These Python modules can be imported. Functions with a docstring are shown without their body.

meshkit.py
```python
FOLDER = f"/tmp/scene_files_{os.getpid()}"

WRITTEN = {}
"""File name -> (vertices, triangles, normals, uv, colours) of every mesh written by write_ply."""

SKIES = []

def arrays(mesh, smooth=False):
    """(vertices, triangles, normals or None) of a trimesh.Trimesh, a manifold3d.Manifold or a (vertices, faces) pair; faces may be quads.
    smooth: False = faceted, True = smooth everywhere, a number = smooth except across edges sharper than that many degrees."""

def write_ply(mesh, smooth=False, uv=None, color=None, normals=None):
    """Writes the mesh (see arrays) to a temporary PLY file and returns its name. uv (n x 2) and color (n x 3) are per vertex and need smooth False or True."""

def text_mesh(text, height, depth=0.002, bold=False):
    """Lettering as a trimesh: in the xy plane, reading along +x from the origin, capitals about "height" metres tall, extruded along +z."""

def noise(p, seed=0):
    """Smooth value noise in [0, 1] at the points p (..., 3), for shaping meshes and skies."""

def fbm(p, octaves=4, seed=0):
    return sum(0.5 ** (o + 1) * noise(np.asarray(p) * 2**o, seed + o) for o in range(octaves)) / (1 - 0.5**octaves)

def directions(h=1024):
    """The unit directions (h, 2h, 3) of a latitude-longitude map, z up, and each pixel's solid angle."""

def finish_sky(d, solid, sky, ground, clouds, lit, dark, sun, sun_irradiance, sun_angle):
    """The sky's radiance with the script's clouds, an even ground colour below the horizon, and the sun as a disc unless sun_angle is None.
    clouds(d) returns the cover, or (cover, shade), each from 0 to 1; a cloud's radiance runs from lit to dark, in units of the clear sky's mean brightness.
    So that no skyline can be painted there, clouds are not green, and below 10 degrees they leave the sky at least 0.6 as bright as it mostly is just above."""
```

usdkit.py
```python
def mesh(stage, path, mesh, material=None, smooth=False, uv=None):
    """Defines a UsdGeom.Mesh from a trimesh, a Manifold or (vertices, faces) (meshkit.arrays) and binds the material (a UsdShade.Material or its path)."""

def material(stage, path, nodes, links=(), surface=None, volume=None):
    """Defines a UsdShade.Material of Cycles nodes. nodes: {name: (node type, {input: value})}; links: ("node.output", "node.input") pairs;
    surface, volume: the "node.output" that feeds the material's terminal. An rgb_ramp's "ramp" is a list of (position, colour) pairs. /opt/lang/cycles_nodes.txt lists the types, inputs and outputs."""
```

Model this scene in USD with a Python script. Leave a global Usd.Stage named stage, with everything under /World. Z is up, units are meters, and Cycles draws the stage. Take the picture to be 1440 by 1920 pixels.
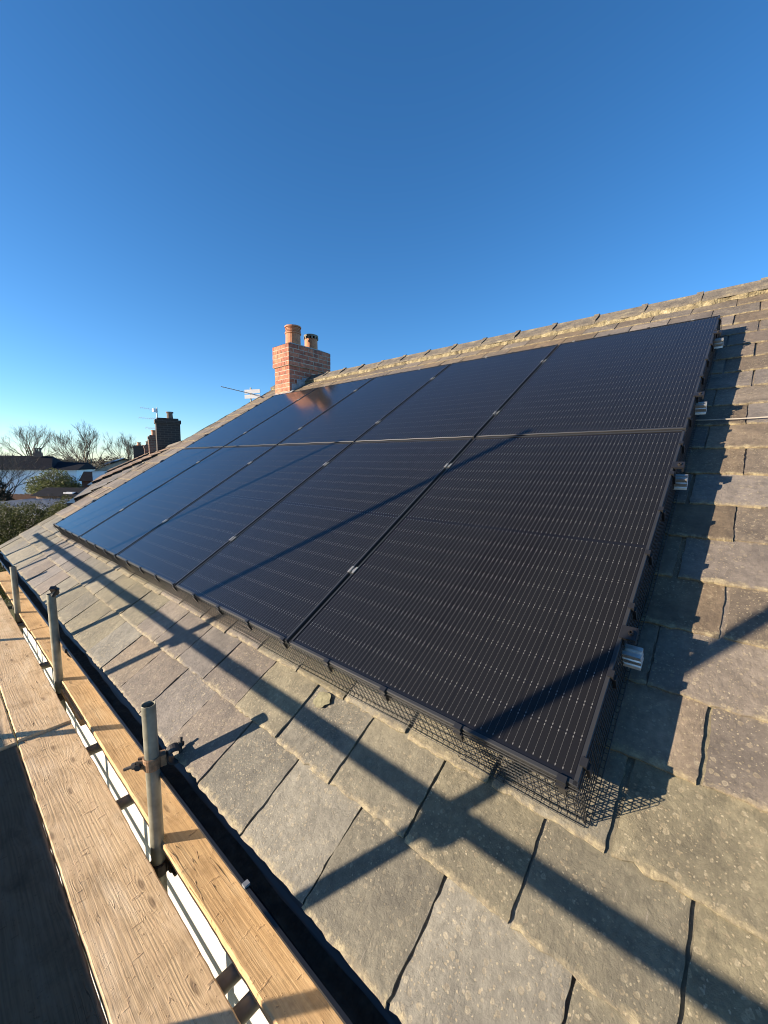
import math, random
import numpy as np, trimesh, usdkit, meshkit
from pxr import Usd, UsdGeom, UsdLux, UsdShade, Gf, Sdf, Vt

stage = Usd.Stage.CreateInMemory()
UsdGeom.SetStageUpAxis(stage, UsdGeom.Tokens.z)
UsdGeom.SetStageMetersPerUnit(stage, 1.0)
UsdGeom.Xform.Define(stage, '/World')
UsdGeom.Scope.Define(stage, '/World/Looks')

# ------------------------------------------------------------------ camera, sky, sun, exposure
RW = np.array([[0.6624670644, -0.7490312755, 0.0094623973],
               [-0.0841822645, -0.0869934111, -0.9926457035],
               [0.7443458436, 0.6567985192, -0.1206854186]])
EYE = np.array([-0.948224, -0.226015, 0.748311])
cam = UsdGeom.Camera.Define(stage, '/World/camera')
M = np.eye(4)
M[0, :3], M[1, :3], M[2, :3], M[3, :3] = RW[0], -RW[1], -RW[2], EYE
cam.AddTransformOp().Set(Gf.Matrix4d(*M.ravel().tolist()))
cam.CreateHorizontalApertureAttr(36.0)
cam.CreateVerticalApertureAttr(48.0)
cam.CreateFocalLengthAttr(757.5 / 1440 * 36)
cam.CreateClippingRangeAttr(Gf.Vec2f(0.05, 6000))
cam.CreateExposureAttr(1.57)

SUN = np.array([-0.193, 0.148, 0.058])
SUN /= np.linalg.norm(SUN)
EL, AZ = math.asin(SUN[2]), math.atan2(SUN[0], SUN[1])
dome = UsdLux.DomeLight.Define(stage, '/World/sky')
dome.GetPrim().SetCustomDataByKey('kind', 'structure')
skym = usdkit.material(stage, '/World/Looks/sky', {
    's': ('sky_texture', {'sky_type': 'single_scattering', 'sun_disc': False, 'sun_elevation': EL, 'sun_rotation': AZ,
                          'altitude': 100.0, 'air_density': 0.85, 'aerosol_density': 0.25, 'ozone_density': 4.0}),
    'h': ('hsv', {'saturation': 1.14}), 'b': ('background_shader', {'strength': 0.083})}, [('s.color', 'h.color'), ('h.color', 'b.color')], surface='b.background')
UsdShade.MaterialBindingAPI.Apply(dome.GetPrim()).Bind(skym)
sun = UsdLux.DistantLight.Define(stage, '/World/sun')
zx = np.cross([0, 0, 1.0], SUN); zx /= np.linalg.norm(zx)
zy = np.cross(SUN, zx)
S = np.eye(4); S[0, :3], S[1, :3], S[2, :3] = zx, zy, SUN
sun.AddTransformOp().Set(Gf.Matrix4d(*S.ravel().tolist()))
sun.CreateIntensityAttr(1.25)
sun.CreateNormalizeAttr(True)
sun.CreateAngleAttr(0.5)
sun.CreateColorAttr(Gf.Vec3f(1.0, 0.84, 0.65))

# ------------------------------------------------------------------ helpers
rng = random.Random(7)
nrng = np.random.default_rng(7)
SL = math.radians(31.5)
CS, SN = math.cos(SL), math.sin(SL)
used = {}


def numbered(parent, name):
    k = used.get((parent, name), 0)
    used[(parent, name)] = k + 1
    return name if k == 0 else f'{name}_{k:03d}'


def tag(p, label=None, cat=None, group=None, kind=None):
    p = p.GetPrim() if hasattr(p, 'GetPrim') else p
    for k, v in (('label', label), ('category', cat), ('group', group), ('kind', kind)):
        if v:
            p.SetCustomDataByKey(k, v)
    return p


def thing(name, label, cat, group=None, loc=(0, 0, 0), mat=None):
    x = UsdGeom.Xform.Define(stage, '/World/' + numbered('/World', name))
    if mat is not None:
        x.AddTransformOp().Set(Gf.Matrix4d(*np.asarray(mat, float).ravel().tolist()))
    elif tuple(loc) != (0, 0, 0):
        x.AddTranslateOp().Set(Gf.Vec3d(*map(float, loc)))
    return tag(x, label, cat, group)


def quads(f):
    f = np.asarray(f, int)
    return np.vstack([f[:, [0, 1, 2]], f[:, [0, 2, 3]]]) if f.shape[1] == 4 else f


class MB:
    """collects shapes and builds them as one mesh"""
    def __init__(self):
        self.v, self.f, self.uv, self.n = [], [], [], 0

    def add(self, v, f, uv=None):
        v, f = np.asarray(v, float), quads(f)
        self.v.append(v); self.f.append(f + self.n)
        self.uv.append(np.zeros((len(v), 2)) if uv is None else np.asarray(uv, float))
        self.n += len(v)
        return self

    def box(self, lo, hi, B=None, o=None):
        lo, hi = np.minimum(lo, hi).astype(float), np.maximum(lo, hi).astype(float)
        p = np.array([[x, y, z] for x in (0, 1) for y in (0, 1) for z in (0, 1)]) * (hi - lo) + lo
        f = [[0, 1, 3, 2], [4, 6, 7, 5], [0, 4, 5, 1], [2, 3, 7, 6], [0, 2, 6, 4], [1, 5, 7, 3]]
        # split faces, so that each has its own uv
        V, F, U = [], [], []
        for q in f:
            a = p[q]
            e1, e2 = np.linalg.norm(a[1] - a[0]), np.linalg.norm(a[3] - a[0])
            U += [[0, 0], [e1, 0], [e1, e2], [0, e2]]
            F.append([len(V) + i for i in range(4)])
            V += list(a)
        V = np.array(V)
        if B is not None:
            V = V @ np.asarray(B, float)
        if o is not None:
            V = V + np.asarray(o, float)
        return self.add(V, F, U)

    def tube(self, pts, r, n=10, caps=True, inner=None):
        pts = np.asarray(pts, float)
        r = np.broadcast_to(r, len(pts))
        d = np.gradient(pts, axis=0)
        d /= np.linalg.norm(d, axis=1, keepdims=True) + 1e-12
        ref = np.array([0, 0, 1.0]) if abs(d[0][2]) < 0.9 else np.array([1.0, 0, 0])
        V, U, L = [], [], 0
        for i, (p, t) in enumerate(zip(pts, d)):
            if i:
                L += np.linalg.norm(p - pts[i - 1])
            a = np.cross(t, ref); a /= np.linalg.norm(a); b = np.cross(t, a)
            for k in range(n):
                w = 2 * math.pi * k / n
                V.append(p + r[i] * (math.cos(w) * a + math.sin(w) * b)); U.append([k / n, L])
        F = [[i * n + k, i * n + (k + 1) % n, (i + 1) * n + (k + 1) % n, (i + 1) * n + k] for i in range(len(pts) - 1) for k in range(n)]
        T = quads(F).tolist()
        if caps and inner is None:
            for base, c, s in ((0, pts[0], 1), ((len(pts) - 1) * n, pts[-1], -1)):
                k0 = len(V); V.append(c); U.append([0, 0])
                for k in range(n):
                    t = [base + k, base + (k + 1) % n, k0]
                    T.append(t if s < 0 else t[::-1])
        self.add(V, T, U)
        if inner is not None:
            MBi = MB(); MBi.tube(pts, inner, n, caps=False)
            iv = MBi.v[0]; m = self.n
            self.add(iv, quads(F)[:, ::-1], MBi.uv[0])
            for base, s in ((0, 1), ((len(pts) - 1) * n, -1)):
                o0 = m - len(V) + base; i0 = m + base
                R = [[o0 + k, o0 + (k + 1) % n, i0 + (k + 1) % n, i0 + k] for k in range(n)]
                self.f.append(quads(R) if s < 0 else quads(R)[:, ::-1])
        return self

    def lathe(self, prof, c, n=20):
        prof = np.asarray(prof, float); c = np.asarray(c, float)
        V = [[c[0] + r * math.cos(2 * math.pi * k / n), c[1] + r * math.sin(2 * math.pi * k / n), c[2] + z] for r, z in prof for k in range(n)]
        F = [[i * n + k, i * n + (k + 1) % n, (i + 1) * n + (k + 1) % n, (i + 1) * n + k] for i in range(len(prof) - 1) for k in range(n)]
        return self.add(V, F)

    def sweep(self, prof, a, b, X, Y, closed=True, caps=True):
        """profile (k,2) in axes X,Y carried straight from a to b"""
        prof = np.asarray(prof, float); k = len(prof); a, b = np.asarray(a, float), np.asarray(b, float)
        P = prof[:, :1] * np.asarray(X, float) + prof[:, 1:] * np.asarray(Y, float)
        m = k if closed else k - 1
        L = np.linalg.norm(b - a)
        V, F, U, s = [], [], [], 0
        for i in range(m):
            j = (i + 1) % k
            w = np.linalg.norm(P[j] - P[i])
            F.append([len(V) + q for q in range(4)])
            V += [a + P[i], a + P[j], b + P[j], b + P[i]]
            U += [[0, s], [0, s + w], [L, s + w], [L, s]]
            s += w
        self.add(V, F, U)
        if caps and closed:
            t = trimesh.creation.triangulate_polygon(__import__('shapely').Polygon(prof), engine='earcut')
            cv, cf = np.asarray(t[0]), np.asarray(t[1])
            cp = cv[:, :1] * np.asarray(X, float) + cv[:, 1:] * np.asarray(Y, float)
            self.add(a + cp, cf, cv); self.add(b + cp, cf[:, ::-1], cv)
        return self

    def build(self, name, mat, parent='/World', smooth=False, label=None, cat=None, group=None, kind=None):
        return put(name, np.vstack(self.v), np.vstack(self.f), mat, parent, np.vstack(self.uv), smooth, label, cat, group, kind)


def put(name, v, f, mat, parent='/World', uv=None, smooth=False, label=None, cat=None, group=None, kind=None):
    parent = str(parent.GetPath()) if hasattr(parent, 'GetPath') else str(parent)
    path = parent + '/' + numbered(parent, name)
    m = UsdGeom.Mesh.Define(stage, path)
    v = np.asarray(v, np.float32); f = quads(f)
    m.CreatePointsAttr(Vt.Vec3fArray.FromNumpy(v))
    m.CreateFaceVertexCountsAttr(Vt.IntArray.FromNumpy(np.full(len(f), 3, np.int32)))
    m.CreateFaceVertexIndicesAttr(Vt.IntArray.FromNumpy(f.astype(np.int32).ravel()))
    m.CreateSubdivisionSchemeAttr('none')
    m.CreateDoubleSidedAttr(True)
    if smooth:
        n = np.zeros_like(v); c = np.cross(v[f[:, 1]] - v[f[:, 0]], v[f[:, 2]] - v[f[:, 0]])
        for k in range(3):
            np.add.at(n, f[:, k], c)
        n /= np.maximum(np.linalg.norm(n, axis=1, keepdims=True), 1e-12)
        m.CreateNormalsAttr(Vt.Vec3fArray.FromNumpy(n)); m.SetNormalsInterpolation('vertex')
    if uv is not None:
        UsdGeom.PrimvarsAPI(m).CreatePrimvar('st', Sdf.ValueTypeNames.TexCoord2fArray, 'vertex').Set(Vt.Vec2fArray.FromNumpy(np.asarray(uv, np.float32)))
    UsdShade.MaterialBindingAPI.Apply(m.GetPrim()).Bind(mat)
    return tag(m, label, cat, group, kind)


def copy_of(src, name, label, cat, group=None, mat=None):
    x = UsdGeom.Xform.Define(stage, '/World/' + numbered('/World', name))
    x.GetPrim().GetReferences().AddInternalReference(src.GetPath())
    x.GetPrim().SetInstanceable(True)
    x.ClearXformOpOrder()
    op = x.GetPrim().GetAttribute('xformOp:transform')
    x.MakeMatrixXform().Set(Gf.Matrix4d(*np.asarray(mat, float).ravel().tolist()))
    return tag(x, label, cat, group)


def mat4(B, o):
    m = np.eye(4); m[:3, :3] = B; m[3, :3] = o
    return m


def RP(u, v, h):
    """roof coordinates -> world: u along the eaves, v up the slope, h off the panel plane"""
    u, v, h = np.broadcast_arrays(u, v, h)
    return np.stack([v * CS - h * SN, u + 0.0, v * SN + h * CS], -1)


RB = np.array([[0, 1, 0], [CS, 0, SN], [-SN, 0, CS]])      # rows: u, v, h axes in the world

# ------------------------------------------------------------------ materials
def mtl(name, nodes, links, surface='p.BSDF'):
    return usdkit.material(stage, '/World/Looks/' + name, nodes, links, surface=surface)


def plain(name, col, rough=0.6, metal=0.0, bump=0.0, bscale=40.0, var=0.25, vscale=6.0, spec=0.5):
    c = np.array(col, float)
    nodes = {'g': ('geometry', {}), 'n': ('noise_texture', {'scale': vscale, 'detail': 6.0, 'roughness': 0.6}),
             'r': ('rgb_ramp', {'ramp': [(0.3, tuple(c * (1 - var))), (0.7, tuple(np.minimum(c * (1 + var), 0.9)))]}),
             'p': ('principled_bsdf', {'roughness': rough, 'metallic': metal, 'specular_ior_level': spec})}
    links = [('g.position', 'n.vector'), ('n.fac', 'r.fac'), ('r.color', 'p.base_color')]
    if bump:
        nodes['n2'] = ('noise_texture', {'scale': bscale, 'detail': 5.0})
        nodes['b'] = ('bump', {'strength': 0.6, 'distance': bump})
        links += [('g.position', 'n2.vector'), ('n2.fac', 'b.height'), ('b.normal', 'p.normal')]
    return mtl(name, nodes, links)


def slate_mat(name, lo, hi, lichen=0.5, crust=1.0):
    """riven slate: uv.x across plus an own offset, uv.y metres up from the tail edge"""
    m = lambda t, a=None, b=None, c=None, **k: ('math', {'math_type': t, **({'value1': a} if a is not None else {}), **({'value2': b} if b is not None else {}), **({'value3': c} if c is not None else {}), **k})
    N = {'tc': ('texture_coordinate', {}), 'sx': ('separate_xyz', {}),
         'n1': ('noise_texture', {'scale': 5.0, 'detail': 8.0, 'roughness': 0.65, 'distortion': 0.6}),
         'r1': ('rgb_ramp', {'ramp': [(0.28, lo), (0.5, tuple((np.array(lo) + hi) / 2)), (0.72, hi)]}),
         'mp': ('mapping', {'scale': (60.0, 16.0, 1.0), 'rotation': (0, 0, 0.3)}),
         'n2': ('noise_texture', {'scale': 1.0, 'detail': 7.0, 'roughness': 0.7, 'distortion': 0.4}),
         'm2': ('mix', {'mix_type': 'overlay', 'fac': 0.30}), 'n7': ('noise_texture', {'scale': 38.0, 'detail': 8.0, 'roughness': 0.75, 'distortion': 0.15}), 'm7': ('mix', {'mix_type': 'overlay', 'fac': 0.75}),
         # a tone of its own for each slate
         'ml': m('divide', b=10.0), 'fl': m('floor'), 'ad': m('add', b=31.7), 'wn': ('white_noise_texture', {'dimensions': '1D'}), 'wn2': ('white_noise_texture', {'dimensions': '1D'}),
         'hv': ('hsv', {}), 'mv': ('map_range', {'to_min': 0.78, 'to_max': 1.20}), 'ms': ('map_range', {'to_min': 0.7, 'to_max': 1.3}),
         # cleft layers: steps and fine scratches
         'm4': ('mapping', {'scale': (9.0, 5.0, 1.0), 'rotation': (0, 0, 0.5)}), 'n4': ('noise_texture', {'scale': 1.0, 'detail': 6.0, 'roughness': 0.55, 'distortion': 0.5}),
         's4': m('multiply', b=9.0), 'f4': m('floor'), 'q4': m('fraction'), 'e4': ('map_range', {'from_min': 0.0, 'from_max': 0.10, 'to_min': 0.55, 'to_max': 0.0, 'clamp': True}),
         'mE': ('mix', {'color2': (.20, .175, .14)}),
         'm5': ('mapping', {'scale': (150.0, 16.0, 1.0), 'rotation': (0, 0, -0.7)}), 'n5': ('noise_texture', {'scale': 1.0, 'detail': 2.0}), 's5': ('map_range', {'from_min': 0.71, 'from_max': 0.74, 'to_min': 0.0, 'to_max': 0.5, 'clamp': True}),
         # lichen: many small irregular spots, a few larger rosettes
         'dn': ('noise_texture', {'scale': 75.0, 'detail': 4.0, 'roughness': 0.7}), 'vm': ('vector_math', {'math_type': 'multiply_add', 'vector2': (0.010, 0.010, 0.0)}),
         'v1': ('voronoi_texture', {'scale': 100.0, 'randomness': 1.0, 'dimensions': '2D'}), 'v2': ('voronoi_texture', {'scale': 46.0, 'randomness': 1.0, 'dimensions': '2D'}),
         'g1': ('separate_color', {}), 'g2': ('separate_color', {}),
         'R1': m('multiply_add', b=0.34, c=-0.06), 'R2': m('multiply_add', b=0.50, c=-0.16), 'D1': m('subtract'), 'D2': m('subtract'),
         'l1': ('map_range', {'from_min': -0.01, 'from_max': 0.06, 'clamp': True}), 'l2': ('rgb_ramp', {'ramp': [(0.0, (0,) * 3), (0.5, (0,) * 3), (0.56, (.6,) * 3), (0.62, (.7,) * 3), (0.68, (.40,) * 3), (1.0, (.5,) * 3)]}), 'D3': m('multiply_add', b=1.0, c=0.5),
         'nm': ('noise_texture', {'scale': 3.6, 'detail': 4.0, 'roughness': 0.6}), 'nr': ('map_range', {'from_min': 0.60 - 0.22 * lichen, 'from_max': 0.74 - 0.2 * lichen, 'clamp': True}),
         'a3': m('multiply'), 'nr2': ('map_range', {'from_min': 0.40, 'from_max': 0.5, 'clamp': True}), 'a2': m('multiply'), 'mx': m('maximum'), 'mk': m('multiply', b=0.62),
         'lc': ('rgb_ramp', {'ramp': [(0.0, (.19, .15, .095)), (0.5, (.29, .235, .145)), (1.0, (.37, .32, .22))]}), 'mL': ('mix', {}),
         # crust along the tail
         'cn': ('noise_texture', {'scale': 30.0, 'detail': 7.0, 'roughness': 0.75}), 'cv': ('noise_texture', {'scale': 4.0, 'detail': 2.0}), 'cw': m('multiply_add', b=0.05, c=-0.030), 'cd': m('multiply_add', b=0.085 * crust),
         'cb': m('subtract', b=0.030), 'cs': m('subtract'), 'cr': ('map_range', {'from_min': -0.010, 'from_max': 0.010, 'to_min': 0.0, 'to_max': 0.8, 'clamp': True}),
         'cc': ('rgb_ramp', {'ramp': [(0.25, (.07, .056, .037)), (0.45, (.17, .132, .078)), (0.6, (.30, .25, .145)), (0.75, (.42, .36, .22))]}), 'mC': ('mix', {}),
         'n3': ('noise_texture', {'scale': 170.0, 'detail': 4.0, 'roughness': 0.7}),
         'b2': m('multiply_add', b=0.22), 'bh': m('multiply_add', b=0.10), 'b4': m('multiply_add', b=0.26),
         'b': ('bump', {'strength': 0.85, 'distance': 0.0045}), 'p': ('principled_bsdf', {'roughness': 0.66, 'specular_ior_level': 0.45})}
    L = [('tc.UV', 'sx.vector'), ('tc.UV', 'n1.vector'), ('n1.fac', 'r1.fac'), ('tc.UV', 'mp.vector'), ('mp.vector', 'n2.vector'), ('r1.color', 'm7.color1'), ('tc.UV', 'n7.vector'), ('n7.fac', 'm7.color2'), ('m7.color', 'm2.color1'), ('n2.fac', 'm2.color2'),
         ('sx.x', 'ml.value1'), ('ml.value', 'fl.value1'), ('fl.value', 'wn.w'), ('fl.value', 'ad.value1'), ('ad.value', 'wn2.w'), ('wn.value', 'mv.value'), ('mv.result', 'hv.value'), ('wn2.value', 'ms.value'), ('ms.result', 'hv.saturation'), ('m2.color', 'hv.color'),
         ('tc.UV', 'm4.vector'), ('m4.vector', 'n4.vector'), ('n4.fac', 's4.value1'), ('s4.value', 'f4.value1'), ('s4.value', 'q4.value1'), ('q4.value', 'e4.value'), ('hv.color', 'mE.color1'),
         ('tc.UV', 'm5.vector'), ('m5.vector', 'n5.vector'), ('n5.fac', 's5.value'), ('s5.result', 'mE.fac'),
         ('tc.UV', 'dn.vector'), ('dn.color', 'vm.vector1'), ('tc.UV', 'vm.vector3'), ('vm.vector', 'v1.vector'), ('vm.vector', 'v2.vector'), ('v1.color', 'g1.color'), ('v2.color', 'g2.color'),
         ('g1.r', 'R1.value1'), ('g2.r', 'R2.value1'), ('R1.value', 'D1.value1'), ('v1.distance', 'D1.value2'), ('R2.value', 'D2.value1'), ('v2.distance', 'D2.value2'), ('D1.value', 'l1.value'), ('D2.value', 'D3.value1'), ('D3.value', 'l2.fac'),
         ('tc.UV', 'nm.vector'), ('nm.fac', 'nr.value'), ('l1.result', 'a3.value1'), ('nr.result', 'a3.value2'), ('nm.fac', 'nr2.value'), ('l2.color', 'a2.value1'), ('nr2.result', 'a2.value2'), ('a3.value', 'mx.value1'), ('a2.value', 'mx.value2'), ('mx.value', 'mk.value1'),
         ('g1.g', 'lc.fac'), ('mE.color', 'mL.color1'), ('lc.color', 'mL.color2'), ('mk.value', 'mL.fac'),
         ('tc.UV', 'cn.vector'), ('tc.UV', 'cv.vector'), ('cv.fac', 'cw.value1'), ('cn.fac', 'cd.value1'), ('cw.value', 'cd.value3'), ('cd.value', 'cb.value1'), ('cb.value', 'cs.value1'), ('sx.y', 'cs.value2'), ('cs.value', 'cr.value'), ('cn.fac', 'cc.fac'),
         ('mL.color', 'mC.color1'), ('cc.color', 'mC.color2'), ('cr.result', 'mC.fac'), ('mC.color', 'p.base_color'),
         ('tc.UV', 'n3.vector'), ('n3.fac', 'b2.value1'), ('n7.fac', 'b2.value3'), ('mx.value', 'bh.value1'), ('b2.value', 'bh.value3'), ('f4.value', 'b4.value1'), ('bh.value', 'b4.value3'), ('b4.value', 'b.height'), ('b.normal', 'p.normal')]
    return mtl(name, N, L)


def wood_mat(name, lo, hi, dark=(.10, .06, .035), worn=0.5, spec=0.25):
    """uv.x metres along the board (plus an own offset), uv.y metres across"""
    N = {'tc': ('texture_coordinate', {}),
         'mw': ('mapping', {'scale': (0.8, 7.0, 1.0)}), 'nw': ('noise_texture', {'scale': 1.0, 'detail': 3.0, 'distortion': 0.3}),
         'kn': ('mapping', {'scale': (2.6, 8.5, 1.0)}), 'kv': ('voronoi_texture', {'scale': 1.0, 'randomness': 1.0, 'dimensions': '2D'}),
         'kr': ('map_range', {'from_min': 0.0, 'from_max': 0.42, 'to_min': 1.0, 'to_max': 0.0, 'clamp': True}), 'kp': ('math', {'math_type': 'power', 'value2': 2.2}),
         'kc': ('separate_color', {}), 'kl': ('math', {'math_type': 'less_than', 'value2': 0.8}), 'km': ('math', {'math_type': 'multiply'}),
         'sx': ('separate_xyz', {}),
         'rp': ('math', {'math_type': 'multiply_add', 'value2': 62.0}), 'r2': ('math', {'math_type': 'multiply_add', 'value2': 8.0}), 'r3': ('math', {'math_type': 'multiply_add', 'value2': 2.6}),
         'fr': ('math', {'math_type': 'pingpong', 'value2': 0.5}),
         'rr': ('rgb_ramp', {'ramp': [(0.0, (0, 0, 0)), (0.3, (.35,) * 3), (1.0, (1, 1, 1))]}), 'rs': ('math', {'math_type': 'multiply', 'value2': 2.0}),
         'mf': ('mapping', {'scale': (6.0, 220.0, 1.0)}), 'nf': ('noise_texture', {'scale': 1.0, 'detail': 6.0, 'roughness': 0.7}),
         'nl': ('noise_texture', {'scale': 4.0, 'detail': 6.0, 'roughness': 0.6}),
         'c1': ('mix', {'color1': lo, 'color2': hi}), 'rm': ('math', {'math_type': 'multiply_add', 'value2': 0.30, 'value3': 0.0}), 'rq': ('math', {'math_type': 'multiply_add', 'value2': 1.1, 'value3': 0.0}),
         'c2': ('mix', {'mix_type': 'overlay', 'fac': 0.38}),
         # knots
         'kd': ('map_range', {'from_min': 0.78, 'from_max': 0.9, 'to_min': 0.0, 'to_max': 0.6, 'clamp': True}), 'kx': ('math', {'math_type': 'multiply'}), 'c3': ('mix', {'color2': dark}),
         # scuffs across and dents
         'ms': ('mapping', {'scale': (46.0, 13.0, 1.0), 'rotation': (0, 0, 0.35)}), 'ns': ('noise_texture', {'scale': 1.0, 'detail': 3.0, 'roughness': 0.55}), 'sr': ('map_range', {'from_min': 0.65, 'from_max': 0.70, 'clamp': True}),
         'md': ('mapping', {'scale': (60.0, 48.0, 1.0)}), 'nd': ('noise_texture', {'scale': 1.0, 'detail': 4.0, 'roughness': 0.7}), 'dr': ('map_range', {'from_min': 0.61, 'from_max': 0.67, 'clamp': True}),
         'sm': ('math', {'math_type': 'maximum'}), 'sw': ('math', {'math_type': 'multiply', 'value2': worn}), 'c4': ('mix', {'color2': dark}),
         # splits along the grain
         'mc': ('mapping', {'scale': (1.6, 34.0, 1.0)}), 'nc': ('noise_texture', {'scale': 1.0, 'detail': 2.0}), 'cr': ('map_range', {'from_min': 0.0, 'from_max': 0.008, 'to_min': 1.0, 'to_max': 0.0, 'clamp': True}), 'ca': ('math', {'math_type': 'subtract', 'value2': 0.5}), 'cb': ('math', {'math_type': 'absolute'}),
         'nc2': ('noise_texture', {'scale': 2.6, 'detail': 2.0}), 'cg': ('map_range', {'from_min': 0.56, 'from_max': 0.62, 'clamp': True}), 'cm': ('math', {'math_type': 'multiply'}), 'c5': ('mix', {'color2': (.03, .02, .015)}),
         # old dirt
         'n6': ('noise_texture', {'scale': 6.5, 'detail': 7.0, 'roughness': 0.7}), 'd6': ('map_range', {'from_min': 0.50, 'from_max': 0.72, 'to_min': 0.0, 'to_max': 0.62, 'clamp': True}), 'c6': ('mix', {'color2': tuple(np.array(lo) * 0.55)}), 'mp8': ('mapping', {'scale': (3.0, 11.0, 1.0)}), 'n8': ('noise_texture', {'scale': 1.0, 'detail': 7.0, 'roughness': 0.7}), 'd8': ('map_range', {'from_min': 0.50, 'from_max': 0.66, 'to_min': 0.0, 'to_max': 0.55, 'clamp': True}), 'c8': ('mix', {'color2': tuple(np.minimum(np.array(hi) * np.array([1.12, 1.22, 1.38]), .8))}),
         'h1': ('math', {'math_type': 'multiply_add', 'value2': 0.22}), 'h2': ('math', {'math_type': 'multiply_add', 'value2': -1.0}), 'h3': ('math', {'math_type': 'multiply_add', 'value2': -2.0}),
         'b': ('bump', {'strength': 0.7, 'distance': 0.0022}), 'p': ('principled_bsdf', {'roughness': 0.8, 'specular_ior_level': spec})}
    L = [('tc.UV', 'sx.vector'), ('tc.UV', 'mw.vector'), ('mw.vector', 'nw.vector'), ('tc.UV', 'kn.vector'), ('kn.vector', 'kv.vector'),
         ('kv.distance', 'kr.value'), ('kr.result', 'kp.value1'), ('kv.color', 'kc.color'), ('kc.r', 'kl.value1'), ('kp.value', 'km.value1'), ('kl.value', 'km.value2'),
         ('nw.fac', 'r2.value1'), ('km.value', 'r3.value1'), ('r2.value', 'r3.value3'), ('sx.y', 'rp.value1'), ('r3.value', 'rp.value3'),
         ('rp.value', 'fr.value1'), ('fr.value', 'rs.value1'), ('rs.value', 'rr.fac'), ('tc.UV', 'mf.vector'), ('mf.vector', 'nf.vector'), ('tc.UV', 'nl.vector'),
         ('rr.color', 'rm.value1'), ('nl.fac', 'rq.value1'), ('rm.value', 'rq.value3'), ('rq.value', 'c1.fac'), ('c1.color', 'c2.color1'), ('nf.fac', 'c2.color2'),
         ('kr.result', 'kd.value'), ('kd.result', 'kx.value1'), ('kl.value', 'kx.value2'), ('kx.value', 'c3.fac'), ('c2.color', 'c3.color1'),
         ('tc.UV', 'ms.vector'), ('ms.vector', 'ns.vector'), ('ns.fac', 'sr.value'), ('tc.UV', 'md.vector'), ('md.vector', 'nd.vector'), ('nd.fac', 'dr.value'),
         ('sr.result', 'sm.value1'), ('dr.result', 'sm.value2'), ('sm.value', 'sw.value1'), ('sw.value', 'c4.fac'), ('c3.color', 'c4.color1'),
         ('tc.UV', 'mc.vector'), ('mc.vector', 'nc.vector'), ('nc.fac', 'ca.value1'), ('ca.value', 'cb.value1'), ('cb.value', 'cr.value'), ('tc.UV', 'nc2.vector'), ('nc2.fac', 'cg.value'), ('cr.result', 'cm.value1'), ('cg.result', 'cm.value2'),
         ('cm.value', 'c5.fac'), ('c4.color', 'c5.color1'), ('tc.UV', 'n6.vector'), ('n6.fac', 'd6.value'), ('d6.result', 'c6.fac'), ('c5.color', 'c6.color1'), ('tc.UV', 'mp8.vector'), ('mp8.vector', 'n8.vector'), ('n8.fac', 'd8.value'), ('d8.result', 'c8.fac'), ('c6.color', 'c8.color1'), ('c8.color', 'p.base_color'),
         ('rr.color', 'h1.value1'), ('nf.fac', 'h1.value3'), ('sm.value', 'h2.value1'), ('h1.value', 'h2.value3'), ('cm.value', 'h3.value1'), ('h2.value', 'h3.value3'), ('h3.value', 'b.height'), ('b.normal', 'p.normal')]
    return mtl(name, N, L)


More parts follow.
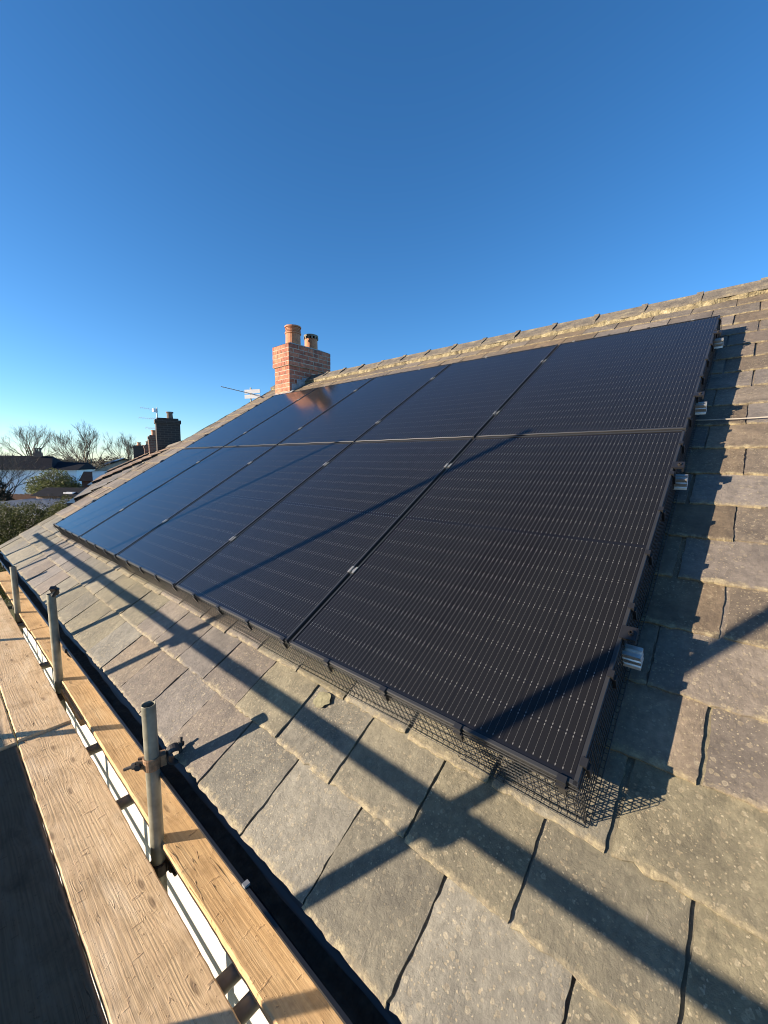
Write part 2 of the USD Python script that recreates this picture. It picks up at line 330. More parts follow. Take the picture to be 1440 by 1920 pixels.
def cell_mat():
    """one half cell: uv in metres from its lower corner; fine bright wires up the slope with pads at both ends"""
    N = {'tc': ('texture_coordinate', {}), 'sx': ('separate_xyz', {}),
         'u': ('math', {'math_type': 'divide', 'value2': 0.0183}), 'uf': ('math', {'math_type': 'fraction'}), 'uc': ('math', {'math_type': 'subtract', 'value2': 0.5}), 'ua': ('math', {'math_type': 'absolute'}),
         'w1': ('math', {'math_type': 'less_than', 'value2': 0.020}), 'w2': ('math', {'math_type': 'less_than', 'value2': 0.075}), 'w3': ('math', {'math_type': 'less_than', 'value2': 0.045}),
         'va': ('math', {'math_type': 'subtract', 'value2': 0.04625}), 'vb': ('math', {'math_type': 'absolute'}), 've': ('math', {'math_type': 'greater_than', 'value2': 0.0395}), 've2': ('math', {'math_type': 'less_than', 'value2': 0.0442}),
         'vd': ('math', {'math_type': 'divide', 'value2': 0.0113}), 'vf': ('math', {'math_type': 'fraction'}), 'vp': ('math', {'math_type': 'less_than', 'value2': 0.22}),
         'e1': ('math', {'math_type': 'multiply'}), 'e2': ('math', {'math_type': 'multiply'}), 'd1': ('math', {'math_type': 'multiply'}), 'm1': ('math', {'math_type': 'maximum'}), 'm2': ('math', {'math_type': 'maximum'}),
         'c': ('mix', {'color1': (.0090, .0086, .0086), 'color2': (.150, .150, .148)}), 'ws': ('math', {'math_type': 'multiply', 'value2': 0.34}), 'ds': ('math', {'math_type': 'multiply', 'value2': 0.26}), 'es': ('math', {'math_type': 'multiply', 'value2': 0.66}),
         'gn': ('geometry', {}), 'nb': ('noise_texture', {'scale': 900.0, 'detail': 1.0}), 'b': ('bump', {'strength': 0.04, 'distance': 0.0005}),
         'p': ('principled_bsdf', {'roughness': 0.12, 'ior': 1.45, 'specular_ior_level': 0.42})}
    L = [('tc.UV', 'sx.vector'), ('sx.x', 'u.value1'), ('u.value', 'uf.value1'), ('uf.value', 'uc.value1'), ('uc.value', 'ua.value1'),
         ('ua.value', 'w1.value1'), ('ua.value', 'w2.value1'), ('ua.value', 'w3.value1'), ('sx.y', 'va.value1'), ('va.value', 'vb.value1'), ('vb.value', 've.value1'), ('vb.value', 've2.value1'), ('ve.value', 'e1.value1'), ('ve2.value', 'e1.value2'),
         ('sx.y', 'vd.value1'), ('vd.value', 'vf.value1'), ('vf.value', 'vp.value1'), ('e1.value', 'e2.value1'), ('w2.value', 'e2.value2'), ('vp.value', 'd1.value1'), ('w3.value', 'd1.value2'),
         ('w1.value', 'ws.value1'), ('d1.value', 'ds.value1'), ('ws.value', 'm1.value1'), ('ds.value', 'm1.value2'), ('m1.value', 'm2.value1'), ('e2.value', 'es.value1'), ('es.value', 'm2.value2'), ('m2.value', 'c.fac'), ('c.color', 'p.base_color')]
    return mtl('solar_cell', N, L)


m_slate = [slate_mat('slate_brown', (.074, .059, .045), (.174, .138, .099), 0.9),
           slate_mat('slate_green', (.073, .065, .047), (.172, .154, .107), 1.0),
           slate_mat('slate_grey', (.076, .064, .054), (.160, .132, .106), 0.7)]
m_slate_far = slate_mat('slate_neighbour', (.085, .074, .060), (.165, .140, .110), 0.8)
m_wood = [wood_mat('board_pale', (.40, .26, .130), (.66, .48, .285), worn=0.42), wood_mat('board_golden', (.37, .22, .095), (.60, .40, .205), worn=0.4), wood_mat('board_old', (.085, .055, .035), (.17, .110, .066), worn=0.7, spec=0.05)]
m_cell = cell_mat()
m_sheet = plain('panel_backing', (.0075, .0075, .009), 0.12, spec=0.42, var=0.05)
m_frame = plain('black_anodised', (.034, .035, .037), 0.36, 0.4, var=0.1)
m_clamp = plain('dull_clamp', (.30, .30, .29), 0.5, 0.7, var=0.15)
m_black = plain('black_plastic', (.012, .012, .013), 0.35, var=0.1)
m_wire = plain('black_wire', (.010, .010, .010), 0.5, var=0.1)
m_alu = plain('mill_aluminium', (.55, .55, .53), 0.48, 0.9, var=0.2, vscale=40)
m_steel = plain('galvanised_tube', (.20, .195, .155), 0.55, 0.45, bump=0.0012, bscale=60, var=0.35, vscale=14)
m_rust = plain('rusty_coupler', (.20, .115, .06), 0.75, 0.2, bump=0.002, bscale=90, var=0.5, vscale=50)
m_darksteel = plain('dark_fitting', (.035, .030, .027), 0.55, 0.5, var=0.4, vscale=60)
m_gutter = plain('black_gutter', (.011, .012, .014), 0.42, bump=0.0006, bscale=60, var=0.3)
m_moss = plain('gutter_silt', (.025, .022, .016), 0.95, bump=0.01, bscale=60, var=0.6, vscale=30)
m_render = plain('white_render', (.46, .45, .41), 0.9, bump=0.006, bscale=120, var=0.05)
m_mortar = mtl('lichened_mortar', {'g': ('geometry', {}), 'n': ('noise_texture', {'scale': 14.0, 'detail': 8.0, 'roughness': 0.75}), 'r': ('rgb_ramp', {'ramp': [(0.3, (.035, .030, .018)), (0.45, (.13, .105, .06)), (0.55, (.21, .175, .10)), (0.68, (.34, .30, .20))]}),
     'n2': ('noise_texture', {'scale': 70.0, 'detail': 5.0}), 'b': ('bump', {'strength': 0.9, 'distance': 0.014}), 'p': ('principled_bsdf', {'roughness': 0.95})},
    [('g.position', 'n.vector'), ('n.fac', 'r.fac'), ('r.color', 'p.base_color'), ('g.position', 'n2.vector'), ('n2.fac', 'b.height'), ('b.normal', 'p.normal')])
m_ridge = mtl('ridge_tile', {'g': ('geometry', {}), 'n': ('noise_texture', {'scale': 9.0, 'detail': 8.0, 'roughness': 0.72}), 'r': ('rgb_ramp', {'ramp': [(0.3, (.045, .040, .034)), (0.46, (.095, .082, .066)), (0.56, (.125, .106, .080)), (0.62, (.17, .145, .095)), (0.75, (.22, .20, .15))]}),
     'n2': ('noise_texture', {'scale': 60.0, 'detail': 5.0}), 'b': ('bump', {'strength': 0.8, 'distance': 0.010}), 'p': ('principled_bsdf', {'roughness': 0.9})},
    [('g.position', 'n.vector'), ('n.fac', 'r.fac'), ('r.color', 'p.base_color'), ('g.position', 'n2.vector'), ('n2.fac', 'b.height'), ('b.normal', 'p.normal')])
m_brick = [plain('red_brick_' + s, c, 0.85, bump=0.006, bscale=70, var=0.55, vscale=13) for s, c in (('bright', (.29, .090, .048)), ('brown', (.21, .066, .038)), ('pale', (.31, .112, .062)))]
m_brickmortar = plain('brick_mortar', (.29, .245, .195), 0.95, bump=0.004, bscale=90, var=0.45, vscale=14)
m_pot = plain('terracotta', (.33, .14, .07), 0.8, var=0.25, vscale=14)
m_potdark = plain('sooty_terracotta', (.10, .075, .06), 0.9, var=0.4, vscale=14)
m_lead = plain('lead_sheet', (.26, .27, .28), 0.55, 0.2, var=0.35, vscale=20)
m_deck = plain('roof_felt', (.03, .028, .026), 0.9)
m_grass = plain('grass', (.075, .085, .03), 1.0, var=0.4, vscale=0.6)
m_whitewall = plain('white_painted_wall', (.60, .61, .63), 0.9, var=0.05)
m_darkroof = plain('dark_slate_roof', (.011, .013, .019), 0.9, var=0.3, vscale=3, spec=0.08)
m_browntile = plain('brown_tile_roof', (.15, .10, .068), 0.85, var=0.35, vscale=5, bump=0.02, bscale=9)
m_greyroof = plain('grey_flat_roof', (.14, .155, .18), 0.7, var=0.2)
m_pinkwall = plain('buff_brick_wall', (.36, .24, .17), 0.9, var=0.2)
m_yellowwall = plain('pale_yellow_wall', (.66, .60, .44), 0.9, var=0.05)
m_fence = plain('red_brown_fence', (.055, .022, .015), 0.9, var=0.3)
m_bark = plain('grey_brown_bark', (.10, .078, .055), 0.95, var=0.3, vscale=4)
m_barkdark = plain('dark_bark', (.06, .05, .04), 0.95, var=0.3, vscale=4)
m_wall_far = plain('far_wall', (.30, .27, .23), 0.9)
m_glass_far = plain('far_window', (.03, .035, .04), 0.1)
m_sooty = None


def brick_mat(name, c1, c2, mortar):
    return mtl(name, {'tc': ('texture_coordinate', {}), 'b': ('brick_texture', {'scale': 1.0, 'brick_width': 0.225, 'row_height': 0.075, 'mortar_size': 0.008, 'color1': c1, 'color2': c2, 'mortar': mortar}),
                      'p': ('principled_bsdf', {'roughness': 0.9})}, [('tc.UV', 'b.vector'), ('b.color', 'p.base_color')])


m_sooty = brick_mat('sooty_brick', (.026, .017, .013), (.016, .012, .011), (.055, .045, .038))
m_redfar = brick_mat('red_brick_far', (.13, .050, .030), (.085, .036, .025), (.14, .12, .09))


def leaf_mat(name, a, b):
    return mtl(name, {'g': ('geometry', {}), 'r': ('rgb_ramp', {'ramp': [(0.0, a), (1.0, b)]}), 'd': ('principled_bsdf', {'roughness': 0.7}), 't': ('translucent_bsdf', {}), 'm': ('mix_closure', {'fac': 0.3})},
               [('g.random_per_island', 'r.fac'), ('r.color', 'd.base_color'), ('r.color', 't.color'), ('d.BSDF', 'm.closure1'), ('t.BSDF', 'm.closure2')], surface='m.closure')


m_hedge = leaf_mat('hedge_leaves', (.055, .065, .018), (.22, .22, .06))
m_bush = leaf_mat('bush_leaves', (.10, .115, .04), (.30, .30, .15))
m_evergreen = leaf_mat('evergreen_leaves', (.010, .015, .008), (.03, .036, .016))
m_wood_far = leaf_mat('far_twigs', (.05, .038, .026), (.11, .08, .055))

# ------------------------------------------------------------------ ground
g = MB()
for i in range(-4, 4):
    for j in range(-2, 6):
        g.add([[i * 700, j * 700, -5.7], [(i + 1) * 700, j * 700, -5.7], [(i + 1) * 700, (j + 1) * 700, -5.7], [i * 700, (j + 1) * 700, -5.7]], [[0, 1, 2, 3]])
g.build('ground', m_grass, kind='structure', label='grassy ground far below the roofs')

# ------------------------------------------------------------------ the house and its roof
house = thing('terraced_house', 'white rendered house with the lichened slate roof that carries the black solar panels', 'house')
Y0, Y1 = -3.2, 7.15
VR = 4.66                                    # ridge, measured up the slope
HS = -0.15                                   # top of the slates at their tails
wall = MB()
XW = -0.27
XR = VR * CS + 0.15 * SN
XB = 2 * XR - XW
wall.box((XW, Y0, -5.69), (XW + 0.3, Y1, -0.50))
wall.box((XB - 0.3, Y0, -5.69), (XB, Y1, -0.50))
zr = RP(0, VR, HS)[2]
for y in (Y0, Y1 - 0.25):                    # the two gables
    P = np.array([[XW + 0.3, -5.69], [XB - 0.3, -5.69], [XB - 0.3, -0.5], [XR, zr - 0.12], [XW + 0.3, -0.5]])
    wall.sweep(P[::-1], (0, y, 0), (0, y + 0.25, 0), (1, 0, 0), (0, 0, 1))
wall.build('wall', m_render, house)
MB().box((XW - 0.022, Y0, -0.60), (XW - 0.001, Y1, -0.43)).build('fascia', m_gutter, house)

deck = MB()
a0, a1 = RP(Y0, -0.50, HS - 0.034), RP(Y0, VR, HS - 0.034)
b0, b1 = RP(Y1, -0.50, HS - 0.034), RP(Y1, VR, HS - 0.034)
deck.add([a0, b0, b1, a1], [[0, 1, 2, 3]])
c0, c1 = np.array([2 * XR - a0[0], Y0, a0[2]]), np.array([2 * XR - a0[0], Y1, a0[2]])
deck.add([a1, b1, c1, c0], [[0, 1, 2, 3]])
roof = deck.build('roof', m_deck, house)

PITCH, TS = 0.305, 0.0085
TAILS = [-0.548, -0.288, -0.047, 0.196, 0.421, 0.667, 0.902, 1.145, 1.376]
while TAILS[-1] < VR - 0.3:
    TAILS.append(TAILS[-1] + 0.2405)
PH = [0.244, 0.077, 0.233, 0.087, 0.242, 0.078, 0.228, 0.085]


def slate(u0, u1, v0, fine, seed, gauge=0.2405, vmax=None):
    r = np.random.default_rng(seed)
    nx, nw = (14, 15) if fine else (4, 3)
    wmax = 0.53 if vmax is None else min(0.53, vmax - v0)
    we = np.append(np.linspace(0, 1, nw) ** 1.25 * min(0.27, wmax), wmax) if wmax > 0.28 else np.linspace(0, wmax, nw + 1)
    ue = np.linspace(0, 1, nx + 1)
    U, W = np.meshgrid(ue * (u1 - u0), we, indexing='ij')
    jit = (meshkit.noise(np.stack([ue * 14, 0 * ue + seed, 0 * ue], -1), 1) - 0.5) * 0.006 + (meshkit.noise(np.stack([ue * 40, 0 * ue + seed, 0 * ue], -1), 5) - 0.5) * 0.004
    chip = np.where(r.random(nx + 1) < 0.06, r.random(nx + 1) * 0.012, 0) if fine else 0
    W = W + (jit + chip + r.uniform(-0.004, 0.004) + (ue - 0.5) * r.uniform(-0.006, 0.006))[:, None] * (1 - W / wmax)
    sj = (meshkit.noise(np.stack([we * 30, 0 * we + seed, 0 * we + 3], -1), 2) - 0.5) * 0.004 + (meshkit.noise(np.stack([we * 90, 0 * we + seed, 0 * we + 7], -1), 4) - 0.5) * 0.004
    U = U + sj[None, :] * (1 - 2 * ue)[:, None] * np.where(np.abs(ue - 0.5) > 0.45, 1, 0.3)[:, None]
    amp = 0.0026 if fine else 0.0012
    Z = -W * TS / gauge + (meshkit.fbm(np.stack([U * 9, W * 6, 0 * U + seed * 3.1], -1), 3) - 0.5) * amp * 2 + r.uniform(-0.0018, 0.0018) + (ue - 0.5)[:, None] * r.uniform(-0.004, 0.004)
    # worn arrises
    Z[:, 0] -= 0.0016
    Z[0, :] -= 0.0010; Z[-1, :] -= 0.0010
    Z = np.where(W > 0.27, -W * TS / gauge, Z)
    top = RP(u0 + U, v0 + W, HS + Z)
    bot = RP(u0 + U, v0 + W, HS + Z - TS)
    n1, n2 = nx + 1, we.size
    idx = np.arange(n1 * n2).reshape(n1, n2)
    F = [[idx[i, j], idx[i + 1, j], idx[i + 1, j + 1], idx[i, j + 1]] for i in range(nx) for j in range(n2 - 1)]
    uvt = np.stack([U + seed * 10.0 % 30000, W], -1).reshape(-1, 2)
    V = [top.reshape(-1, 3)]; UV = [uvt]; T = [quads(F)]
    m = n1 * n2
    for line in (idx[:, 0], idx[0, ::-1], idx[-1, :]):           # tail and the two sides, with their own vertices
        a, b = top.reshape(-1, 3)[line], bot.reshape(-1, 3)[line]
        k = len(line)
        V += [a, b]; UV += [uvt[line], uvt[line]]
        T.append(quads([[m + i, m + k + i, m + k + i + 1, m + i + 1] for i in range(k - 1)]))
        m += 2 * k
    return np.vstack(V), np.vstack(T), np.vstack(UV)


SLATES = []
for c, v0 in enumerate(TAILS):
    ph = PH[c % len(PH)]
    k0, k1 = int((-1.9 - ph) / PITCH), int((Y1 - ph) / PITCH) + 1
    for k in range(k0, k1):
        j = 0.0065 * (rng.random() - 0.5)
        u0 = ph + k * PITCH + 0.0035 + j + (0.002 if rng.random() < 0.6 else 0.007)
        u1 = ph + (k + 1) * PITCH - 0.003 + 0.004 * (rng.random() - 0.5)
        u1 = min(u1, Y1 + 0.02)
        if u1 - u0 < 0.06:
            continue
        if u0 > 0.45 and u1 < 5.50 and 0.30 < v0 < 3.02:
            continue                                            # wholly under the panels
        mid = RP((u0 + u1) / 2, v0 + 0.12, HS)
        dist = np.linalg.norm(mid - EYE)
        dd = RW @ (mid - EYE)
        px = dd[:2] / max(dd[2], 0.01) * 757.5 + [720, 960]
        seen = dd[2] > 0.2 and -120 < px[0] < 1640 and -50 < px[1] < 2250 and not (0.2 < u0 and u1 < 5.6 and 0.15 < v0 < 3.2)
        SLATES.append((dist, u0, u1, v0, seen, len(SLATES) + 11))
SLATES.sort(key=lambda s: (not s[4], s[0]))
rest = MB()
for k in range(-6, 25):                       # the short under-eaves course
    a, b = k * PITCH + 0.092, (k + 1) * PITCH + 0.087
    if b > Y1: break
    q = [RP(a, -0.540, HS - 0.0115), RP(b, -0.540, HS - 0.0115), RP(b, -0.27, HS - 0.0205), RP(a, -0.27, HS - 0.0205)]
    rest.add(q + [p - RP(0, 0, 0.007) for p in q], [[0, 1, 2, 3], [4, 5, 1, 0], [7, 6, 5, 4]], [(k * 10 + 5, 0), (k * 10 + 5.3, 0), (k * 10 + 5.3, .27), (k * 10 + 5, .27)] * 2)
for i, (dist, u0, u1, v0, seen, sd) in enumerate(SLATES):
    part = seen and i < 300
    v, f, uv = slate(u0, u1, v0, part and dist < 3.2, sd, vmax=VR)
    if part:
        w = (sd * 7919) % 10
        far_green = v0 < 0.1 and w < 6
        put('slate', v, f, m_slate[1] if far_green else m_slate[0] if w < 7 else m_slate[2], roof, uv)
    else:
        rest.add(v, f, uv)
rest.build('slates', m_slate[0], roof, kind='stuff')

lp = MB()
V = [RP(0.929, -0.085, HS + 0.0026)]
for k in range(40):
    a = 2 * math.pi * k / 40
    q = 0.034 * (0.72 + 0.55 * meshkit.fbm(np.array([math.cos(a) * 2, math.sin(a) * 2, 3.0]), 4, 2))
    V.append(RP(0.929 + q * 1.1 * math.cos(a), -0.085 + q * math.sin(a), HS + 0.0022 - 0.001 * math.sin(a)))
lp.add(V, [[0, 1 + k, 1 + (k + 1) % 40] for k in range(40)]).build('lichen_patch', plain('pale_lichen', (.18, .165, .10), 0.95, bump=0.004, bscale=120, var=0.35, vscale=60), roof)
# ridge: angle tiles with a raised joint every 0.445 m, bedded on lumpy lichened mortar
apex = np.array([XR, 0, zr + 0.052])
def ridge_profile(t, leg, out):
    d1 = np.array([-CS, -SN]) * leg; d2 = np.array([CS, -SN]) * leg
    up = np.array([0, out])
    arc = [(-0.045 * CS, -0.045 * SN + 0.004), (-0.02, 0.004), (0, 0.010), (0.02, 0.004), (0.045 * CS, -0.045 * SN + 0.004)]
    outer = [d1] + [np.array(a) for a in arc] + [d2]
    inner = [p - np.array([0, t]) for p in outer[::-1]]
    return np.array([p + up for p in outer] + inner)
yj = [-1.70 + 0.445 * k for k in range(0, 21)]
yj = [y + 0.112 - 0.0 for y in yj]
for y in yj:
    if y > Y1:
        break
    y1 = min(y + 0.443, Y1 + 0.02)
    dz = rng.uniform(-0.006, 0.006)
    t = MB().sweep(ridge_profile(0.02, 0.205, 0), apex + [0, y + 0.004, dz], apex + [0, y1, dz], (1, 0, 0), (0, 0, 1))
    t.sweep(ridge_profile(0.012, 0.185, 0.013), apex + [0, y + 0.004, dz + 0.001], apex + [0, y + 0.055, dz + 0.001], (1, 0, 0), (0, 0, 1))
    t.build('ridge_tile', m_ridge, roof)
us = np.arange(-1.6, Y1, 0.018)
mo = MB()
prof = np.linspace(0, 1, 6)
V = []
for u in us:
    low = 0.012 + 0.075 * meshkit.fbm(np.array([u * 5, 1.3, 0.2]), 3, 3) + 0.03 * (meshkit.noise(np.array([u * 28, 0, 0]), 4) - 0.5)
    for q in prof:
        vv = VR - 0.158 - q * low
        bulge = 0.044 * (1 - q) ** 0.8 + 0.012 * math.sin(q * math.pi) + 0.016 * (meshkit.noise(np.array([u * 40, q * 5, 7.0]), 6) - 0.5)
        V.append(RP(u, vv, HS - 0.012 + max(bulge, 0) + 0.004))
k = len(prof)
mo.add(V, [[i * k + j, (i + 1) * k + j, (i + 1) * k + j + 1, i * k + j + 1] for i in range(len(us) - 1) for j in range(k - 1)])
mo.build('ridge_mortar', m_mortar, roof, smooth=True)
# verge mortar at the far end
vm = MB()
vs = np.arange(-0.5, 4.5, 0.05)
V = []
for v in vs:
    for q, (du, dh) in enumerate(((0.0, -0.02), (0.025, 0.004), (0.05, -0.004), (0.055, -0.05))):
        V.append(RP(Y1 - 0.01 + du, v, HS - 0.004 + dh + 0.010 * (meshkit.noise(np.array([v * 20, q, 1.0]), 2) - 0.5)))
vm.add(V, [[i * 4 + j, (i + 1) * 4 + j, (i + 1) * 4 + j + 1, i * 4 + j + 1] for i in range(len(vs) - 1) for j in range(3)])
vm.build('verge_mortar', m_mortar, roof)

# gutter
gx, gz, gr = -0.388, -0.452, 0.056
ang = np.linspace(math.pi, 2 * math.pi, 15)
prof = [(gr * math.cos(a), gr * math.sin(a)) for a in ang] + [((gr - 0.0035) * math.cos(a), (gr - 0.0035) * math.sin(a)) for a in ang[::-1]]
gut = MB().sweep(prof, (gx, Y0, gz), (gx, Y1 + 0.06, gz), (1, 0, 0), (0, 0, 1))
gut.sweep([(-gr - 0.005, -0.004), (-gr + 0.0045, -0.004), (-gr + 0.0045, 0.005), (-gr - 0.005, 0.005)], (gx, Y0, gz), (gx, Y1 + 0.06, gz), (1, 0, 0), (0, 0, 1))
gutter = gut.build('gutter', m_gutter, house)
for y in (-0.15, 2.86, 5.9):
    pr_ = [((gr + 0.007) * math.cos(a), (gr + 0.007) * math.sin(a)) for a in ang] + [((gr - 0.006) * math.cos(a), (gr - 0.006) * math.sin(a)) for a in ang[::-1]]
    j = MB().sweep(pr_, (gx, y, gz), (gx, y + 0.10, gz), (1, 0, 0), (0, 0, 1))
    for q in (0.012, 0.078):
        j.sweep([(x * 1.06, z * 1.06) for x, z in pr_[:15]] + [(x * 1.0, z * 1.0) for x, z in pr_[14::-1]], (gx, y + q, gz), (gx, y + q + 0.012, gz), (1, 0, 0), (0, 0, 1))
    j.box((gx - gr - 0.016, y + 0.012, gz - 0.01), (gx - gr - 0.004, y + 0.09, gz + 0.016))
    j.build('gutter_joint', m_black, gutter)
MB().box((gx - gr - 0.007, 0.722, gz + 0.0055), (gx - gr + 0.010, 0.737, gz + 0.012)).build('gutter_bracket', m_lead, gutter)
sv, ys = [], np.arange(-1.2, Y1, 0.02)
for y in ys:
    w = 0.012 + 0.026 * meshkit.fbm(np.array([y * 3.0, 0.5, 0]), 3, 9)
    for q in np.linspace(-1, 1, 6):
        x = q * w - 0.006
        zz = -math.sqrt(max((gr - 0.004) ** 2 - x * x, 0)) + 0.003 + (1 - q * q) * 0.016 * meshkit.noise(np.array([y * 35, q * 3, 2.0]), 8) * (meshkit.noise(np.array([y * 2.2, 0, 5.0]), 3) > 0.35)
        sv.append([gx + x, y, gz + zz])
MB().add(sv, [[i * 6 + j, (i + 1) * 6 + j, (i + 1) * 6 + j + 1, i * 6 + j + 1] for i in range(len(ys) - 1) for j in range(5)]).build('gutter_silt', m_moss, gutter, kind='stuff', smooth=True)

# ------------------------------------------------------------------ red chimney on the ridge
CX0, CX1, CY0, CY1 = 3.535, 4.46, 6.03, 6.48
zb0, zb1, zc1 = 1.725, 2.475, 2.85
chim = MB().box((CX0 + 0.003, CY0 + 0.003, 1.2), (CX1 - 0.003, CY1 - 0.003, zb1)).box((CX0 - 0.023, CY0 - 0.023, zb1 - 0.001), (CX1 + 0.023, CY1 + 0.023, zc1 - 0.008)).build('chimney', m_brickmortar, house)
def bricks(x0, x1, y0, y1, z0, z1, odd=0):
    row = 0
    z = z0
    while z < z1 - 0.03:
        for face in range(4):
            L = (x1 - x0) if face in (0, 2) else (y1 - y0)
            s = 0.0
            half = (row + odd + (face in (1, 3))) % 2 == 0
            first = True
            while s < L - 0.02:
                w = 0.1125 if (half and first) else (0.225 if rng.random() < 0.8 else 0.1125)
                first = False
                e = min(s + w, L)
                a, b = s + (0.007 if s > 0 else -0.0), e - (0.007 if e < L else 0.0)
                d = rng.uniform(-0.002, 0.002)
                if face == 0: lo, hi = (x0 + a, y0 - d, z + 0.007), (x0 + b, y0 + 0.05, z + 0.068)
                if face == 2: lo, hi = (x0 + a, y1 - 0.05, z + 0.007), (x0 + b, y1 + d, z + 0.068)
                if face == 1: lo, hi = (x0 - d - 0.001, y0 + max(a, 0.051), z + 0.007), (x0 + 0.045, y0 + min(b, L - 0.051), z + 0.068)
                if face == 3: lo, hi = (x1 - 0.045, y0 + max(a, 0.051), z + 0.007), (x1 + d + 0.001, y0 + min(b, L - 0.051), z + 0.068)
                if face in (1, 3) and hi[1] - lo[1] < 0.01:
                    s = e; continue
                MB().box(lo, hi).build('brick', rng.choice(m_brick), chim)
                s = e
        z += 0.075; row += 1
bricks(CX0, CX1, CY0, CY1, zb0, zb1)
bricks(CX0 - 0.026, CX1 + 0.026, CY0 - 0.026, CY1 + 0.026, zb1, zc1, 1)
fl = MB()                                     # sloped cement capping
P0_ = [(CX0 - 0.02, CY0 - 0.02, zc1), (CX1 + 0.02, CY0 - 0.02, zc1), (CX1 + 0.02, CY1 + 0.02, zc1), (CX0 - 0.02, CY1 + 0.02, zc1)]
P1_ = [(CX0 + 0.12, CY0 + 0.12, zc1 + 0.065), (CX1 - 0.12, CY0 + 0.12, zc1 + 0.065), (CX1 - 0.12, CY1 - 0.12, zc1 + 0.065), (CX0 + 0.12, CY1 - 0.12, zc1 + 0.065)]
fl.add(P0_ + P1_, [[0, 1, 5, 4], [1, 2, 6, 5], [2, 3, 7, 6], [3, 0, 4, 7], [4, 5, 6, 7]]).build('chimney_cap', m_brickmortar, chim)
def pot(c, h, r, slots, grey):
    p = MB().lathe([(r * 1.04, 0), (r, 0.10), (r * 0.98, h * 0.62), (r * 1.08, h * 0.64), (r * 1.08, h * 0.70), (r * .94, h * 0.71), (r * .94, h * .93), (r * 1.1, h * 0.935), (r * 1.1, h), (r * 0.9, h), (r * 0.88, h * 0.3)] if slots else
                   [(r * 1.03, 0), (r, 0.05), (r * 0.98, h * 0.78), (r * 0.9, h * .79), (r * .86, h * .3)], c, 24).build('chimney_pot', m_pot, chim, smooth=False)
    if slots:
        for z in (0.735, 0.80, 0.865):
            MB().lathe([(r * 0.90, h * z), (r * 1.03, h * z), (r * 1.03, h * z + 0.010), (r * .90, h * z + 0.010)], c, 24).build('louvre', m_pot, p)
    else:
        MB().lathe([(r * 1.08, h * 0.90), (r * 1.10, h), (r * .95, h * 1.03), (0.001, h * 1.06)], c, 24).build('pot_cap', grey, p)
        for k in range(12):
            w = 2 * math.pi * k / 12
            q = np.array(c) + [r * math.cos(w), r * math.sin(w), h * 0.76]
            MB().box((-0.016, -0.012, 0), (0.016, 0.012, h * 0.15), [[-math.sin(w), math.cos(w), 0], [math.cos(w), math.sin(w), 0], [0, 0, 1]], q).build('cap_leg', grey, p)
pot((3.80, 6.26, zc1 + 0.01), 0.375, 0.138, True, None)
pot((4.22, 6.26, zc1 + 0.01), 0.31, 0.125, False, plain('grey_pot_cap', (.13, .12, .095), 0.85, var=0.3, vscale=30))
# stepped lead flashing up the near face
ld = MB()
for k in range(6):
    x = 3.60 + k * 0.115
    z = 0.613 * x - 0.176 + 0.012
    if x + 0.115 > XR: break
    ld.box((x - 0.02, CY0 - 0.0065 - 0.0012 * (k % 2), z - 0.06), (x + 0.108, CY0 - 0.0025, z + 0.115 + 0.03 * (k % 2)))
ld.build('lead_flashing', m_lead, chim)
ap = MB()
V = []
for i in range(17):
    u = CY0 - 0.09 + i * 0.034
    for v, h in ((4.05, 0.0), (4.10, 0.012)):
        V.append(RP(u, v - 0.13 * (v < 4.07), HS + 0.006 + h))
ap.add(V, [[2 * i, 2 * i + 2, 2 * i + 3, 2 * i + 1] for i in range(16)])
ap.build('lead_apron', m_lead, chim)

# ------------------------------------------------------------------ solar panels
PW, PHT, GAP = 1.134, 1.762, 0.020
proto = None
ROWS = {0: 'lower', 1: 'upper'}
WHICH = ['first column from the right', 'second column from the right', 'middle column', 'second column from the far end', 'far end column, next to the chimney side verge']
def make_panel(label, m):
    p = thing('solar_panel', label, 'solar panel', 'black solar panels on the slate roof', mat=m)
    fr = MB()
    T, lip, t0 = 0.036, 0.011, 0.0
    # frame bars with a small outer bevel, profile (across inwards, height)
    pf = [(0, -T), (0, -0.0016), (0.0016, 0), (lip, 0), (lip, -0.0022), (0.0018, -0.004), (0.0018, -T + 0.002), (0.025, -T + 0.002), (0.025, -T)]
    for a, b, inw in (((0, 0), (PW, 0), (0, 1)), ((PW, 0), (PW, PHT), (-1, 0)), ((PW, PHT), (0, PHT), (0, -1)), ((0, PHT), (0, 0), (1, 0))):
        fr.sweep(pf, (*a, 0), (*b, 0), (*inw, 0), (0, 0, 1), caps=False)
    fr.build('frame', m_frame, p)
    MB().add([(0.002, 0.002, -0.0034), (PW - 0.002, 0.002, -0.0034), (PW - 0.002, PHT - 0.002, -0.0034), (0.002, PHT - 0.002, -0.0034)], [[0, 1, 2, 3]]).build('backsheet', m_sheet, p)
    cp, rp = 0.1845, 0.0945
    mx, my = (PW - 6 * cp) / 2, (PHT - 18 * rp - 0.014) / 2
    for r in range(18):
        for c in range(6):
            x, y = mx + c * cp, my + r * rp + (0.014 if r > 8 else 0)
            w, h, z = 0.183, 0.0925, -0.0029
            ch = 0.004
            V = [(x + ch, y, z), (x + w - ch, y, z), (x + w, y + ch, z), (x + w, y + h, z), (x, y + h, z), (x, y + ch, z)]
            F = [[0, 1, 2], [0, 2, 5], [2, 3, 4], [2, 4, 5]]
            put('solar_cell', V, F, m_cell, p, [(a - x, b - y) for a, b, _ in V])
    return p
